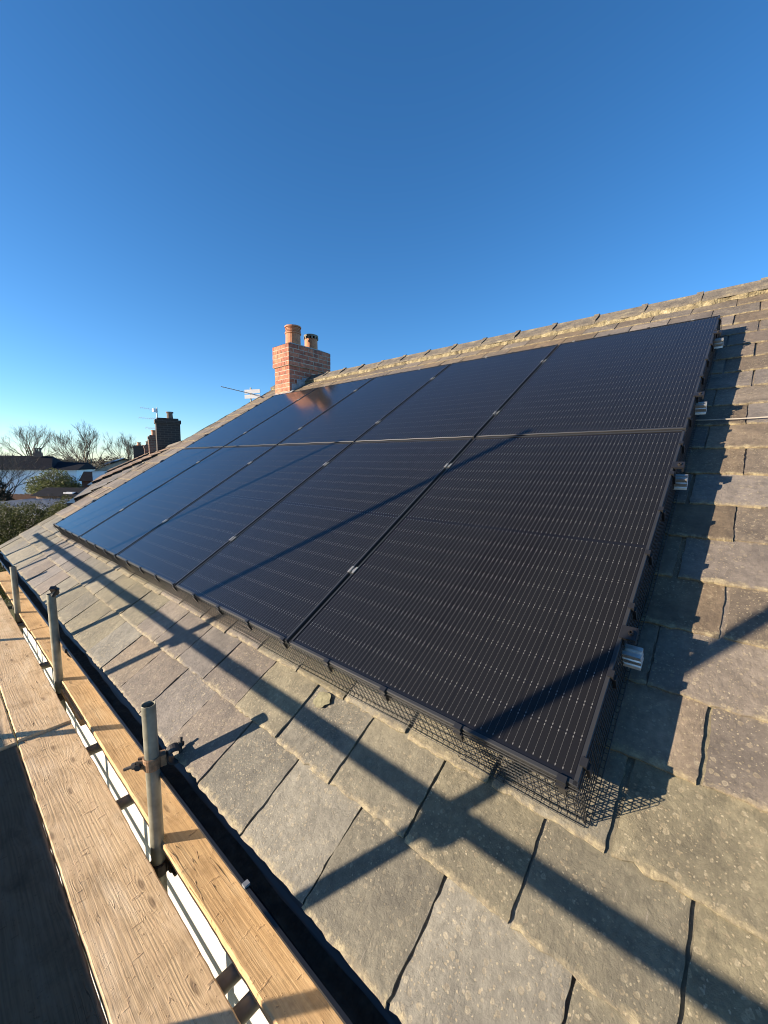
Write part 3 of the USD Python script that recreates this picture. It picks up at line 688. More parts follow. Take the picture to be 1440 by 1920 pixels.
for r in (0, 1):
    for c in range(5):
        m = mat4(RB, RP(c * (PW + GAP), r * (PHT + GAP), 0.0))
        lab = f'black solar panel in the {ROWS[r]} row, {WHICH[c]}'
        if proto is None:
            proto = make_panel(lab, m)
        else:
            copy_of(proto, 'solar_panel', lab, 'solar panel', 'black solar panels on the slate roof', m)

# rails with their clamps
UE = 5 * PW + 4 * GAP
def rbox(mb, u0, u1, v0, v1, h0, h1):
    return mb.box((u0, v0, h0), (u1, v1, h1), RB)
RLAB = ['lowest silver mounting rail, its ribbed end showing below the nearest end clamp', 'second silver mounting rail from the bottom, end showing beside the panels', 'third silver mounting rail from the bottom, end showing beside the panels', 'topmost silver mounting rail, end showing near the top corner of the panels']
for i, v in enumerate((0.448, 1.408, 2.135, 3.13)):
    t = thing('mounting_rail', RLAB[i], 'mounting rail', 'silver rails under the solar panels')
    q = 0.0045
    prof = [(-.02, -.041), (-.007, -.041), (-.007, -.050), (.007, -.050), (.007, -.041), (.02, -.041), (.02, -.050), (.0165, -.053), (.0165, -.060), (.02, -.063), (.02, -.072), (.0165, -.075), (.0165, -.082), (.02, -.085), (.024, -.093), (-.024, -.093), (-.02, -.085), (-.0165, -.082), (-.0165, -.075), (-.02, -.072), (-.02, -.063), (-.0165, -.060), (-.0165, -.053), (-.02, -.050)]
    MB().sweep(prof, RP(-0.050, v, 0), RP(UE + 0.05, v, 0), RB[1], RB[2]).build('rail', m_alu, t)
    for s, u in ((-1, 0.0), (1, UE)):
        e = MB()
        rbox(e, u + s * 0.001, u + s * 0.034, v + 0.004, v + 0.052, -0.004, 0.0035)
        rbox(e, u - s * 0.009, u + s * 0.001, v + 0.004, v + 0.052, 0.0005, 0.0035)
        rbox(e, u + s * 0.001, u + s * 0.005, v + 0.004, v + 0.052, -0.040, -0.004)
        rbox(e, u + s * 0.028, u + s * 0.034, v + 0.004, v + 0.052, -0.018, -0.004)
        e = e.build('end_clamp', m_black, t)
        b = MB()
        c = RP(u + s * 0.018, v + 0.028, 0.0034)
        b.tube([c, c + RB[2] * 0.006], 0.0075, 12, inner=0.004)
        b.build('bolt', m_darksteel, e)
    for k in range(4):
        u = (k + 1) * (PW + GAP) - GAP / 2
        e = MB()
        rbox(e, u - 0.020, u - 0.010, v - 0.02, v + 0.02, 0.0006, 0.0032)
        rbox(e, u + 0.010, u + 0.020, v - 0.02, v + 0.02, 0.0006, 0.0032)
        rbox(e, u - 0.0098, u - 0.0072, v - 0.02, v + 0.02, -0.03, 0.0032)
        rbox(e, u + 0.0072, u + 0.0098, v - 0.02, v + 0.02, -0.03, 0.0032)
        rbox(e, u - 0.0072, u + 0.0072, v - 0.02, v + 0.02, -0.032, -0.029)
        e = e.build('mid_clamp', m_clamp, t)
        c = RP(u, v, -0.028)
        MB().tube([c, c + RB[2] * 0.026], 0.0055, 10).build('bolt', m_alu, e)
    if i < 4:
        hk = MB()
        for u in np.arange(0.5, 5.7, 0.9):
            rbox(hk, u, u + 0.03, v - 0.035, v + 0.12, HS + 0.006, HS + 0.012)
            rbox(hk, u, u + 0.03, v - 0.035, v - 0.029, HS + 0.006, -0.0935)
        hk.build('roof_hook', m_alu, t)

# black wire mesh skirt that closes the gap under the panels
bm = thing('bird_mesh', 'black wire mesh skirt with clips round the edge of the solar panels', 'wire mesh')
def skirt(p_of, L, name, step=0.0210, wr=0.0013):
    """p_of(s, q): s metres along, q 0..1 from frame to slates and on; wires as three-sided tubes"""
    mb = MB()
    qs = np.array([0, 0.14, 0.28, 0.42, 0.56, 0.70, 0.84, 1.0, 1.14])
    n = int(L / step)
    for i in range(n + 1):
        s = i * step
        w = 0.004 * (meshkit.noise(np.array([s * 9, 3.0, L]), 2) - 0.5)
        mb.tube([p_of(s + w * q * 2, q) for q in (0, 0.5, 1.0, 1.14)], wr, 4, caps=False)
    ss = np.arange(0, L + 0.01, 0.05)
    for q in qs:
        mb.tube([p_of(s, q) for s in ss], wr, 4, caps=False)
    mb.build(name, m_wire, bm, kind='stuff')
def wob(s, k):
    return (meshkit.fbm(np.array([s * 2.4, k, 0.0]), 3, 5) - 0.5)
def prof_q(q, s, k):
    """outwards distance and height at q"""
    out = 0.003 + 0.007 * min(q, 1) ** 1.5 + 0.012 * wob(s, k) * min(q, 1) + max(q - 1, 0) * 0.10
    h = -0.012 + min(q, 1) * (HS + 0.022) + 0.004 * wob(s, k + 4) * q
    return out, h
skirt(lambda s, q: RP(s - 0.012, -prof_q(q, s, 1)[0], prof_q(q, s, 1)[1]), UE + 0.02, 'wire_grid')
skirt(lambda s, q: RP(-prof_q(q, s, 2)[0] * 0.8, s - 0.02, prof_q(q, s, 2)[1]), 2 * PHT + GAP + 0.03, 'wire_grid')
skirt(lambda s, q: RP(s - 0.012, 2 * PHT + GAP + prof_q(q, s, 3)[0], prof_q(q, s, 3)[1]), UE + 0.02, 'wire_grid')
skirt(lambda s, q: RP(UE + prof_q(q, s, 4)[0], s - 0.02, prof_q(q, s, 4)[1]), 2 * PHT + GAP + 0.03, 'wire_grid')
# a second layer that laps round the near corner
skirt(lambda s, q: RP(s - 0.008, -prof_q(q, s, 7)[0] - 0.004, prof_q(q, s, 7)[1] - 0.006), 0.36, 'wire_grid')
def clip(u, v, along):
    c = MB()
    B = RB if along == 'u' else np.array([RB[1], -RB[0], RB[2]])
    o = RP(u, v, 0)
    c.box((-0.011, -0.007, -0.014), (0.011, 0.009, 0.0045), B, o)
    c.box((-0.009, -0.012, -0.050), (0.009, -0.004, -0.010), B, o)
    c.box((-0.014, -0.013, -0.022), (0.014, -0.006, -0.015), B, o)
    c.build('clip', m_black, bm)
for k in range(21):
    clip(0.035 + k * 0.2865, 0.0, 'u')
for k in range(14):
    o = 0.06 + k * 0.262
    c = MB(); B = np.array([-RB[1], RB[0], RB[2]])
    p = RP(0, o, 0)
    c.box((-0.011, -0.007, -0.014), (0.011, 0.009, 0.0045), B, p).box((-0.009, -0.012, -0.050), (0.009, -0.004, -0.010), B, p).build('clip', m_black, bm)
for k in range(14):
    o = 0.1 + k * 0.262
    p = RP(UE, o, 0); B = np.array([RB[1], -RB[0], RB[2]])
    MB().box((-0.011, -0.007, -0.014), (0.011, 0.009, 0.0045), B, p).box((-0.009, -0.012, -0.050), (0.009, -0.004, -0.010), B, p).build('clip', m_black, bm)
for k in range(20):
    p = RP(0.16 + k * 0.2865, 2 * PHT + GAP, 0); B = np.array([-RB[0], -RB[1], RB[2]])
    MB().box((-0.009, -0.006, -0.014), (0.009, 0.006, 0.003), B, p).build('clip', m_alu if k % 3 == 0 else m_black, bm)

cb = MB().tube([RP(u, 2.137 + 0.006 * math.sin(u * 9) - 0.01 * u * u, HS + 0.011) for u in np.linspace(0.03, -1.6, 24)], 0.0035, 8)
cb.build('cable', m_wall_far, smooth=True, label='thin pale cable lying across the slates right of the panels', cat='cable')

# ------------------------------------------------------------------ scaffold
TR = 0.0245
ZB = -0.730
def coupler(parent, c, ax, ax2, name='coupler', mat=None, bolt=True, second=True):
    """double coupler: a ring round the tube along ax at c and a second one, along ax2, beside it"""
    mat = mat or m_rust
    c, ax, ax2 = (np.asarray(q, float) for q in (c, ax, ax2))
    side = np.cross(ax, ax2); side /= np.linalg.norm(side)
    mb = MB()
    mb.tube([c - ax * 0.026, c - ax * 0.022, c + ax * 0.022, c + ax * 0.026], [TR + 0.004, TR + 0.008, TR + 0.008, TR + 0.004], 14)
    b = np.array([ax, ax2, side])
    mb.box((-0.018, -0.028, -0.036), (0.018, 0.028, -0.020), b, c)
    if second:
        c2 = c + side * (2 * TR + 0.006)
        mb.tube([c2 - ax2 * 0.026, c2 - ax2 * 0.022, c2 + ax2 * 0.022, c2 + ax2 * 0.026], [TR + 0.004, TR + 0.008, TR + 0.008, TR + 0.004], 14)
        mb.box((-0.020, -0.020, TR), (0.020, 0.020, TR + 0.012), b, c)
    p = mb.build(name, mat, parent)
    if bolt:
        o = c + ax2 * 0.012 - side * 0.012
        d = ax2 * -1
        q0 = c + side * -0.030
        MB().tube([q0 - ax2 * 0.03, q0 - ax2 * 0.085], 0.0062, 8).tube([q0 - ax2 * 0.038, q0 - ax2 * 0.055], 0.0125, 6).build('bolt', m_darksteel, p)
        if second:
            q1 = c + side * (2 * TR + 0.036)
            MB().tube([q1 - ax * 0.03, q1 + ax * 0.07], 0.0062, 8).tube([q1 + ax * 0.035, q1 + ax * 0.052], 0.0125, 6).build('bolt', m_darksteel, p)
    return p

def pole(name, a, b, label, cat, group=None):
    a, b = np.asarray(a, float), np.asarray(b, float)
    t = thing(name, label, cat, group)
    n = 6
    MB().tube([a + (b - a) * k / n for k in range(n + 1)], TR, 24, inner=TR - 0.0035).build('tube', m_steel, t, smooth=True)
    return t
XI, XO = -0.466, -1.53
IN = [(1.37, -0.160), (3.12, -0.130), (4.93, -0.270)]
LI = ['nearest upright scaffold tube, a rusty coupler round it, beside the gutter', 'second upright scaffold tube from the camera, a black fitting on its rim', 'farthest upright scaffold tube seen beside the gutter, without any fitting']
inner = [pole('scaffold_standard', (XI, y, -5.6), (XI, y, z), LI[i], 'scaffold tube', 'upright tubes between the boards') for i, (y, z) in enumerate(IN)]
def open_coupler(parent, c):
    c = np.asarray(c, float)
    n, mb = 22, MB()
    ro, ri, hh = TR + 0.0062, TR + 0.0008, 0.024
    prof = [(ri, -hh), (ro - 0.002, -hh), (ro, -hh + 0.003), (ro, hh - 0.003), (ro - 0.002, hh), (ri, hh), (ri, -hh)]
    mb.lathe(prof, c, n)
    Bz = lambda d: np.array([d / np.linalg.norm(d), np.cross([0, 0, 1.0], d / np.linalg.norm(d)), [0, 0, 1.0]])
    dl = np.array([-0.80, 0.60, 0.0])
    for s in (-1, 1):                                  # two lugs that the bolt pinches
        mb.box((ro - 0.006, s * 0.010 - 0.004, -0.017), (ro + 0.020, s * 0.010 + 0.004, 0.017), Bz(dl), c)
    dr = np.array([0.97, -0.22, 0.0])
    mb.box((ro - 0.004, -0.018, -0.022), (ro + 0.016, 0.018, 0.022), Bz(dr), c)
    p = mb.build('coupler', m_rust, parent)
    # the second jaw, empty, lying on its side, its gate hanging open
    c2 = c + dr / np.linalg.norm(dr) * (ro + 0.016 + TR + 0.006)
    A = np.array([0.22, 0.97, 0.0]); A /= np.linalg.norm(A)
    D = dr / np.linalg.norm(dr)
    arc = np.linspace(math.radians(50), math.radians(290), 15)
    jaw = [((TR + 0.006) * math.cos(a), (TR + 0.006) * math.sin(a)) for a in arc] + [(TR * math.cos(a), TR * math.sin(a)) for a in arc[::-1]]
    MB().sweep(jaw, c2 - A * 0.024, c2 + A * 0.024, D, (0, 0, 1)).build('jaw', m_darksteel, p)
    g0 = c2 + D * 0.012 - np.array([0, 0, TR + 0.004])
    arc = np.linspace(math.radians(-80), math.radians(60), 10)
    gate = [(0.030 + (TR + 0.005) * math.sin(a), 0.012 + (TR + 0.005) * -math.cos(a)) for a in arc] + [(0.030 + TR * math.sin(a), 0.012 + TR * -math.cos(a)) for a in arc[::-1]]
    MB().sweep(gate, g0 - A * 0.020, g0 + A * 0.020, D, (0, 0, 1)).build('gate', m_rust, p)
    q = c + dl * (ro + 0.012)
    t = np.cross([0, 0, 1.0], dl)
    MB().tube([q - t * 0.030, q + t * 0.020], 0.0062, 8).tube([q + t * 0.014, q + t * 0.027], 0.0125, 6).build('bolt', m_darksteel, p)
    e = dl * 0.9 + np.array([0, 0, -0.25])
    MB().tube([q + t * 0.004, q + t * 0.004 + e * 0.060], 0.0062, 8).tube([q + t * 0.004 + e * 0.012, q + t * 0.004 + e * 0.028], 0.012, 6).build('bolt', m_darksteel, p)
    b0 = c2 + D * 0.020 + np.array([0, 0, -0.020])
    e = D * 0.30 + np.array([-0.1, 0.35, 0.85])
    MB().tube([b0, b0 + e * 0.075], 0.0062, 8).tube([b0 + e * 0.040, b0 + e * 0.056], 0.0125, 6).build('bolt', m_darksteel, p)
open_coupler(inner[0], (XI, 1.37, -0.395))
coupler(inner[0], (XI, 1.37, -0.845), (0, 0, 1), (0, 1, 0), mat=m_darksteel)
MB().box((-0.016, -0.014, -0.02), (0.016, 0.010, 0.045), np.array([[.8, -.6, 0], [.5, .66, .55], [-.3, -.45, .84]]), (XI + 0.02, 3.10, -0.115)).tube([(XI + 0.005, 3.10, -0.14), (XI + 0.03, 3.08, -0.09)], 0.014, 8).build('end_fitting', m_black, inner[1])
coupler(inner[1], (XI, 3.12, -0.845), (0, 0, 1), (0, 1, 0), mat=m_darksteel)
coupler(inner[2], (XI, 4.93, -0.845), (0, 0, 1), (0, 1, 0), mat=m_darksteel)
OUT = [(1.435, 1.95), (3.172, 1.895), (4.87, 1.875), (6.61, 1.88), (7.27, 1.90), (6.30, 1.25)]
NO = ['nearest one', 'second along', 'third along', 'fourth along', 'last at the far end', 'short one near the far end']
for i, (y, z) in enumerate(OUT):
    t = pole('guard_standard', (XO, y, -5.6), (XO, y, z), f'tall outer scaffold upright whose shadow crosses the roof, {NO[i]}', 'scaffold tube', 'outer scaffold uprights')
    if i < 5:
        coupler(t, (XO, y, 0.205), (0, 0, 1), (0, 1, 0))
pole('guard_rail', (XO + 2 * TR + 0.006, -2.6, 0.205), (XO + 2 * TR + 0.006, 7.72, 0.205), 'long horizontal guard rail tube whose shadow runs along the lower slates', 'scaffold tube')
pole('ledger', (XI - 2 * TR - 0.006, -2.6, -0.845), (XI - 2 * TR - 0.006, 7.0, -0.845), 'inner horizontal ledger tube under the boards along the wall', 'scaffold tube')
pole('outer_ledger', (XO + 2 * TR + 0.006, -2.6, -0.845), (XO + 2 * TR + 0.006, 7.0, -0.845), 'outer horizontal ledger tube under the far side of the boards', 'scaffold tube')
pole('lower_ledger', (-0.545, -2.6, -1.425), (-0.545, 7.0, -1.405), 'lower horizontal tube along the wall below the deck', 'scaffold tube')
for i, (y, x1, lb) in enumerate(((0.80, -0.30, 'dark cross tube under the nearest stretch of boards'), (0.70, -0.435, 'short cross tube whose open end shows in the gap between the boards'), (1.75, -0.30, 'cross tube under the boards just beyond the nearest upright'), (2.26, -0.30, 'cross tube under the joint of the wide boards'), (3.6, -0.3, 'cross tube under the boards beyond the second upright'), (4.7, -0.3, 'cross tube under the boards by the farthest upright'))):
    pole('transom', (XO - 0.08, y, -0.7955), (x1, y, -0.7955), lb, 'scaffold tube')

def board(x0, x1, y0, y1, ztop, mat, label, group=None, t=0.037, name='scaffold_board', warp=0.0):
    """a used scaffold board along y with worn, slightly wavy arrises"""
    sd = rng.random() * 50
    n = max(int((y1 - y0) / 0.035), 2)
    ys = np.linspace(y0, y1, n)
    r = 0.0045
    V, U = [], []
    for i, y in enumerate(ys):
        wl = 0.004 * (meshkit.fbm(np.array([y * 2.2, sd, 0.0]), 4, 1) - 0.5) + 0.003 * (meshkit.noise(np.array([y * 30, sd, 0.0]), 2) - 0.5)
        wr = 0.004 * (meshkit.fbm(np.array([y * 2.2, sd, 9.0]), 4, 1) - 0.5) + 0.003 * (meshkit.noise(np.array([y * 30, sd, 9.0]), 2) - 0.5)
        z = ztop + warp * (2 * (y - y0) / (y1 - y0) - 1) ** 2
        cup = 0.0015
        pr = [(x0 + wl, z - t + r), (x0 + wl, z - r), (x0 + wl + r, z)]
        pr += [(x0 + (x1 - x0) * k, z + cup * (abs(2 * k - 1) - 1)) for k in (0.25, 0.5, 0.75)]
        pr += [(x1 + wr - r, z), (x1 + wr, z - r), (x1 + wr, z - t + r), (x1 + wr - r, z - t), (x0 + wl + r, z - t)]
        s = 0
        for j, (x, zz) in enumerate(pr):
            V.append((x, y, zz)); U.append((y - y0 + sd * 7, x - x0 + (0.02 if j in (1, 7) else 0.045 if j in (0, 8) else 0) + sd))
    k = 11
    F = quads([[i * k + j, i * k + (j + 1) % k, (i + 1) * k + (j + 1) % k, (i + 1) * k + j] for i in range(n - 1) for j in range(k)])
    V, U, F = np.array(V), np.array(U), F[:, ::-1]
    m = len(V)
    ends, eu = [], []
    for base, s in ((0, 1), ((n - 1) * k, -1)):
        e = V[base:base + k]
        c = e.mean(0)
        ends.append(np.vstack([e, c])); eu.append(np.stack([np.append(e[:, 2], c[2]) * 8 + sd, np.append(e[:, 0], c[0]) + sd], 1))
        F = np.vstack([F, [[m + j, m + (j + 1) % k, m + k][::s] for j in range(k)]])
        m += k + 1
    return put(name, np.vstack([V] + ends), F, mat, '/World', np.vstack([U] + eu), False, label, 'scaffold board', group)
P = 0.2345
xs = [-0.746 - P * k for k in range(4)]
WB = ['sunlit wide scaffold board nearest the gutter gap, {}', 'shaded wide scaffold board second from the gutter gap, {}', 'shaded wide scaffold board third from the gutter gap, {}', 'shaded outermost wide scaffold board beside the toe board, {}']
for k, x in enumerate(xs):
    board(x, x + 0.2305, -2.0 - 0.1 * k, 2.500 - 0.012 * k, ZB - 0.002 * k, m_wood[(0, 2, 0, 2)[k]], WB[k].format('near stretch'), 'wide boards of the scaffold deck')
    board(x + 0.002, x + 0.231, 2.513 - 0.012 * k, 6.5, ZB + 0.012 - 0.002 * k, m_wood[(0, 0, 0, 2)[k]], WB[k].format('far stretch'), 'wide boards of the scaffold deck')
board(-0.457, -0.236, -2.0, 4.30, ZB + 0.001, m_wood[1], 'golden scaffold board tucked under the gutter, near stretch', 'boards along the gutter')
board(-0.462, -0.240, 4.315, 7.0, ZB + 0.001, m_wood[1], 'golden scaffold board tucked under the gutter, far stretch', 'boards along the gutter')
board(-0.4405, -0.215, 4.0, 6.9, ZB - 0.0385, m_wood[1], 'lower scaffold board under the far golden board')
board(-0.470, -0.245, 2.56, 3.05, ZB - 0.0385, m_wood[1], 'short lower scaffold board end poking out beside the second upright')
# toe board on edge along the outer side
board(XO + TR + 0.004, XO + TR + 0.041, -2.2, 3.46, ZB + 0.214, m_wood[2], 'toe board standing on edge along the outer side of the deck', t=0.211, name='toe_board')
# weather strip of split timber on the gap: dropped short length on the transom
# ------------------------------------------------------------------ the bending row of houses beyond
DN = np.array([0.273, 0.962, 0.0]); EN = np.array([0.962, -0.273, 0.0])
PN = np.array([0.505, 7.24, 0.14]); RH, RZ = 2.0, 1.01
def nrow(t, e, z):
    return PN + DN * t + EN * e + np.array([0, 0, z])
def chimney_far(parent, t, half_w, half_d, z0, z1, mat, pots, top=None, off=0.0):
    c = nrow(t, RH + off, 0)
    B = np.array([EN, DN, [0, 0, 1.0]])
    mb = MB().box((-half_w, -half_d, z0 - 1.2), (half_w, half_d, z1 - 0.16), B, (c[0], c[1], 0)).box((-half_w - 0.03, -half_d - 0.03, z1 - 0.159), (half_w + 0.03, half_d + 0.03, z1 - 0.04), B, (c[0], c[1], 0)).box((-half_w + 0.04, -half_d + 0.04, z1 - 0.041), (half_w - 0.04, half_d - 0.04, z1 + 0.02), B, (c[0], c[1], 0))
    ch = mb.build('chimney', mat, parent)
    for px, h, r, pm in pots:
        q = np.array([c[0], c[1], z1 + 0.01]) + EN * px
        MB().lathe([(r, 0), (r * 0.9, h * 0.8), (r * 1.15, h * 0.82), (r * 1.15, h), (r * 0.8, h), (r * .8, h * .2)], q, 14).build('chimney_pot', pm, ch)
    return ch, c
def nhouse(t0, t1, rmat, label, slates, eave=0.0, dz=0.0):
    h = thing('row_house', label, 'house', 'houses of the bending row')
    w = MB()
    w.box((0.15, t0, -5.75), (2 * RH - 0.15, t1, -0.05 + dz), np.array([EN, DN, [0, 0, 1.0]]), PN)
    w.build('wall', m_redfar, h)
    r = MB()
    def P(t, e):                                     # t is cut square to our own gable where the row meets it
        z = dz + (e * RZ / RH if e <= RH else (2 * RH - e) * RZ / RH)
        p = nrow(t, e, z)
        if p[1] < 7.235:
            k = (7.235 - p[1]) / DN[1]; p = p + DN * k
        return p
    r.add([P(t0, 0), P(t1, 0), P(t1, RH), P(t0, RH)], [[0, 1, 2, 3]])
    r.add([P(t0, RH), P(t1, RH), P(t1, 2 * RH), P(t0, 2 * RH)], [[0, 1, 2, 3]])
    r.add([P(t0, 0) - [0, 0, .09], P(t0, RH) - [0, 0, .09], P(t0, RH), P(t0, 0)], [[0, 1, 2, 3]])
    rf = r.build('roof', rmat if not slates else m_deck, h)
    if slates:
        s = MB()
        n = int((RH / math.cos(math.atan(RZ / RH))) / 0.24)
        nv = np.array([-RZ * EN[0], -RZ * EN[1], RH]) / math.hypot(RZ, RH)
        for i in range(n + 1):
            e0, e1 = i * 0.21, min(i * 0.21 + 0.30, RH)
            k = t0 - 2.5 + (0.15 if i % 2 else 0)
            while k < t1:
                a, b = max(k + 0.004, t0), min(k + 0.296, t1)
                if b - a > 0.03 and nrow(a, e0, 0)[1] > 7.2:
                    q = np.array([P(a, e0), P(b, e0), P(b, e1), P(a, e1)])
                    j = rng.uniform(0, 0.006)
                    qq = q + nv * np.array([0.034 + j, 0.034 + j, 0.012, 0.012])[:, None]
                    o = rng.randrange(1, 2000) * 10.0
                    s.add(qq, [[0, 1, 2, 3]], [(o, 0), (o + .29, 0), (o + .29, .3), (o, .3)])
                    s.add([qq[0], qq[1], q[1], q[0]], [[0, 1, 2, 3]], [(o, 0), (o + .29, 0), (o + .29, 0), (o, 0)])
                k += 0.30
        s.build('slates', m_slate_far if rmat is None else rmat, rf, kind='stuff')
    rt = t0
    while rt < t1 - 0.1:
        if nrow(rt, RH, 0)[1] > 7.2:
            MB().sweep([(-0.14, -0.07), (-0.05, 0.03), (0, 0.05), (0.05, 0.03), (0.14, -0.07), (0, -0.05)], nrow(rt, RH, RZ + 0.03 + dz), nrow(min(rt + 0.44, t1), RH, RZ + 0.03 + dz), EN, (0, 0, 1)).build('ridge_tile', m_ridge, rf)
        rt += 0.445
    gp = MB().sweep([(0.055 * math.cos(a), 0.055 * math.sin(a)) for a in np.linspace(math.pi, 2 * math.pi, 9)], P(t0, 0) - EN * 0.05 - [0, 0, 0.03], P(t1, 0) - EN * 0.05 - [0, 0, .03], EN, (0, 0, 1))
    gp.build('gutter', m_gutter, h)
    return h, rf
h1, r1 = nhouse(-0.2, 4.2, None, 'next house of the row, weathered grey slate roof with a tall sooty chimney', True)
h2, r2 = nhouse(4.25, 9.5, m_browntile, 'second house of the row with a brown roof and a small red chimney', True, dz=0.06)
h3, r3 = nhouse(9.55, 15, m_slate_far, 'third house of the row with a grey brown roof and red chimney', True, dz=0.0)
h4, r4 = nhouse(15.05, 21, m_browntile, 'fourth house of the row with a brown roof and wide dark chimney', True, dz=0.08)
h5, r5 = nhouse(21.05, 28, m_slate_far, 'fifth house of the row, farthest of the grey brown roofs with a chimney', True, dz=0.02)
chimney_far(h1, 8.30, 0.36, 0.24, 1.0, 2.16, m_sooty, [(0.08, 0.24, 0.10, m_potdark)])
# cowl on the sooty chimney
chimney_far(h2, 13.6, 0.34, 0.24, 1.0, 1.86, m_redfar, [(-0.12, 0.24, 0.10, m_pot), (0.16, 0.26, 0.10, m_pot)])
chimney_far(h3, 19.5, 0.30, 0.25, 1.0, 1.62, m_redfar, [(0.0, 0.28, 0.11, m_potdark)])
chimney_far(h4, 24.0, 0.75, 0.25, 1.0, 1.72, m_sooty, [(-0.4, 0.22, 0.11, m_pot), (0.1, 0.30, 0.11, m_potdark), (0.4, 0.2, 0.11, m_potdark)])
chimney_far(h5, 33.0, 0.5, 0.3, 1.0, 1.75, m_redfar, [(-0.2, 0.3, 0.12, m_pot), (0.2, 0.3, 0.12, m_pot)])

def yagi(t, tip, root, n, el, axis, up=None, r=0.006, name='boom'):
    tip, root = np.asarray(tip, float), np.asarray(root, float)
    b = MB().tube([tip, root], r, 6).build('boom', m_darksteel if name == 'dark' else m_alu, t)
    for k in range(n):
        p = tip + (root - tip) * (k + 0.3) / n
        MB().tube([p - axis * el * (0.8 + 0.2 * k / n), p + axis * el * (0.8 + 0.2 * k / n)], 0.0028, 4).build('element', m_alu, b)
a1_ = thing('tv_aerial', 'television aerial with white reflector pointing left beside the red chimney', 'aerial')
mb_ = np.array([3.518, 7.32, 1.2])
MB().tube([mb_, mb_ + [0.005, 0, 1.02]], 0.016, 8).build('mast', m_steel, a1_)
root = np.array([3.60, 7.22, 2.075]); tip = np.array([2.90, 7.32, 2.155])
yagi(a1_, tip, root, 14, 0.06, np.array([0.12, 0.99, 0.0]), name='dark')
for s in (-1, 1):
    MB().box((-0.004, -0.16, 0.0), (0.004, 0.16, 0.075), np.array([[1, .1, 0], [-.62, .75, -0.05], [0.0, 0.05, 1]]), (3.53, 7.27, 2.095 + (0.012 if s > 0 else -0.087))).build('reflector', m_whitewall, a1_)
a2_ = thing('tv_aerial', 'tall pole with three thin aerials standing by the sooty chimney', 'aerial')
pm = np.array([4.62, 15.35, 0])
MB().tube([pm + [0, 0, 0.9], pm + [0, 0, 2.60]], 0.018, 8).build('mast', m_steel, a2_)
cr = np.array([0.662, -0.749, 0.0])
for z, l, z2 in ((2.50, 0.58, 2.60), (2.22, 0.66, 2.24), (1.86, 0.44, 1.90)):
    yagi(a2_, pm + cr * -l + [0, 0, z2], pm + [0, 0, z], 9, 0.09, np.array([0.5, 0.6, 0.62]))
MB().box((-0.07, -0.05, -0.06), (0.07, 0.05, 0.06), None, pm + [-0.05, 0.04, 2.50]).build('bracket', m_whitewall, a2_)

# ------------------------------------------------------------------ far houses, sheds
VZ = np.array([0, 0, 1.0]); CRT = np.array([0.662, -0.749, 0.0]); CRT /= np.linalg.norm(CRT); CFW = np.array([0.749, 0.662, 0.0]); CFW /= np.linalg.norm(CFW)
FB = np.array([CRT, CFW, VZ])
def gable(hs, a, b, o, w, zr_, ze, mats, name='roof', hip=0.0):
    """pitched roof: ridge parallel to the CRT axis from a to b (metres along CRT), half depth w"""
    P = lambda x, y, z: o + CRT * x + CFW * y + VZ * z
    m = MB()
    m.add([P(a, -w, ze), P(b, -w, ze), P(b - hip, 0, zr_), P(a + hip, 0, zr_)], [[0, 1, 2, 3]])
    m.add([P(b, w, ze), P(a, w, ze), P(a + hip, 0, zr_), P(b - hip, 0, zr_)], [[0, 1, 2, 3]])
    m.add([P(b, -w, ze), P(b, w, ze), P(b - hip, 0, zr_)], [[0, 1, 2]])
    m.add([P(a, w, ze), P(a, -w, ze), P(a + hip, 0, zr_)], [[0, 1, 2]])
    return m.build(name, mats, hs)
CR2 = np.array([0.85, -0.527, 0.0]); CF2 = np.array([0.527, 0.85, 0.0]); FB2 = np.array([CR2, CF2, VZ])
def gable2(*a, **k):
    global CRT, CFW
    keep = CRT, CFW
    CRT, CFW = CR2, CF2
    r = gable(*a, **k)
    CRT, CFW = keep
    return r
wh = thing('white_house', 'long white house with a dark roof and paired chimney pots behind the bush', 'house')
o = np.array([9.3, 71.6, 0.0]) + CRT * 4.85 + CFW * 0.4 - CR2 * 4.85 - CF2 * 0.4
MB().box((-9.5, 0.4, -5.69), (4.85, 7, -0.62), FB2, o).build('wall', m_whitewall, wh)
rf = gable2(wh, -9.8, 2.2, o + CF2 * 3.7, 3.7, 1.25, -0.6, m_darkroof, hip=1.3)
gable2(wh, 1.3, 5.1, o + CF2 * 3.68, 3.66, 0.42, -0.605, m_darkroof, 'side_roof')
c = MB().box((-1.2, 3.3, 0.9), (-0.3, 3.9, 1.75), FB2, o).build('chimney', m_redfar, rf)
for x in (-1.05, -0.75, -0.45):
    q = o + CR2 * x + CF2 * 3.6 + VZ * 1.74
    MB().lathe([(0.13, 0), (0.11, 0.5), (0.15, 0.52), (0.15, 0.62), (0.1, 0.62)], q, 10).build('chimney_pot', m_potdark, c)
ob = thing('white_outbuilding', 'low white outbuilding with a sloping roof against the white house end', 'outbuilding')
P_ = lambda x, y, z: o + CR2 * x + CF2 * y + VZ * z
MB().sweep([(3.4, -5.69), (6.6, -5.69), (6.6, -3.4), (3.4, -2.2)], o + CF2 * -3, o + CF2 * 0.3, CR2, VZ).build('wall', m_whitewall, ob)
MB().sweep([(3.3, -2.17), (6.8, -3.45), (6.8, -3.33), (3.3, -2.02)], o + CF2 * -3.1, o + CF2 * 0.3, CR2, VZ).build('roof', m_darkroof, ob)
do = thing('dark_outbuilding', 'dark gabled outbuilding between the white house and the row', 'outbuilding')
o2 = np.array([12.4, 61.0, 0.0])
MB().box((-0.7, 0.2, -5.69), (2.6, 3, -1.8), FB2, o2).build('wall', m_fence, do)
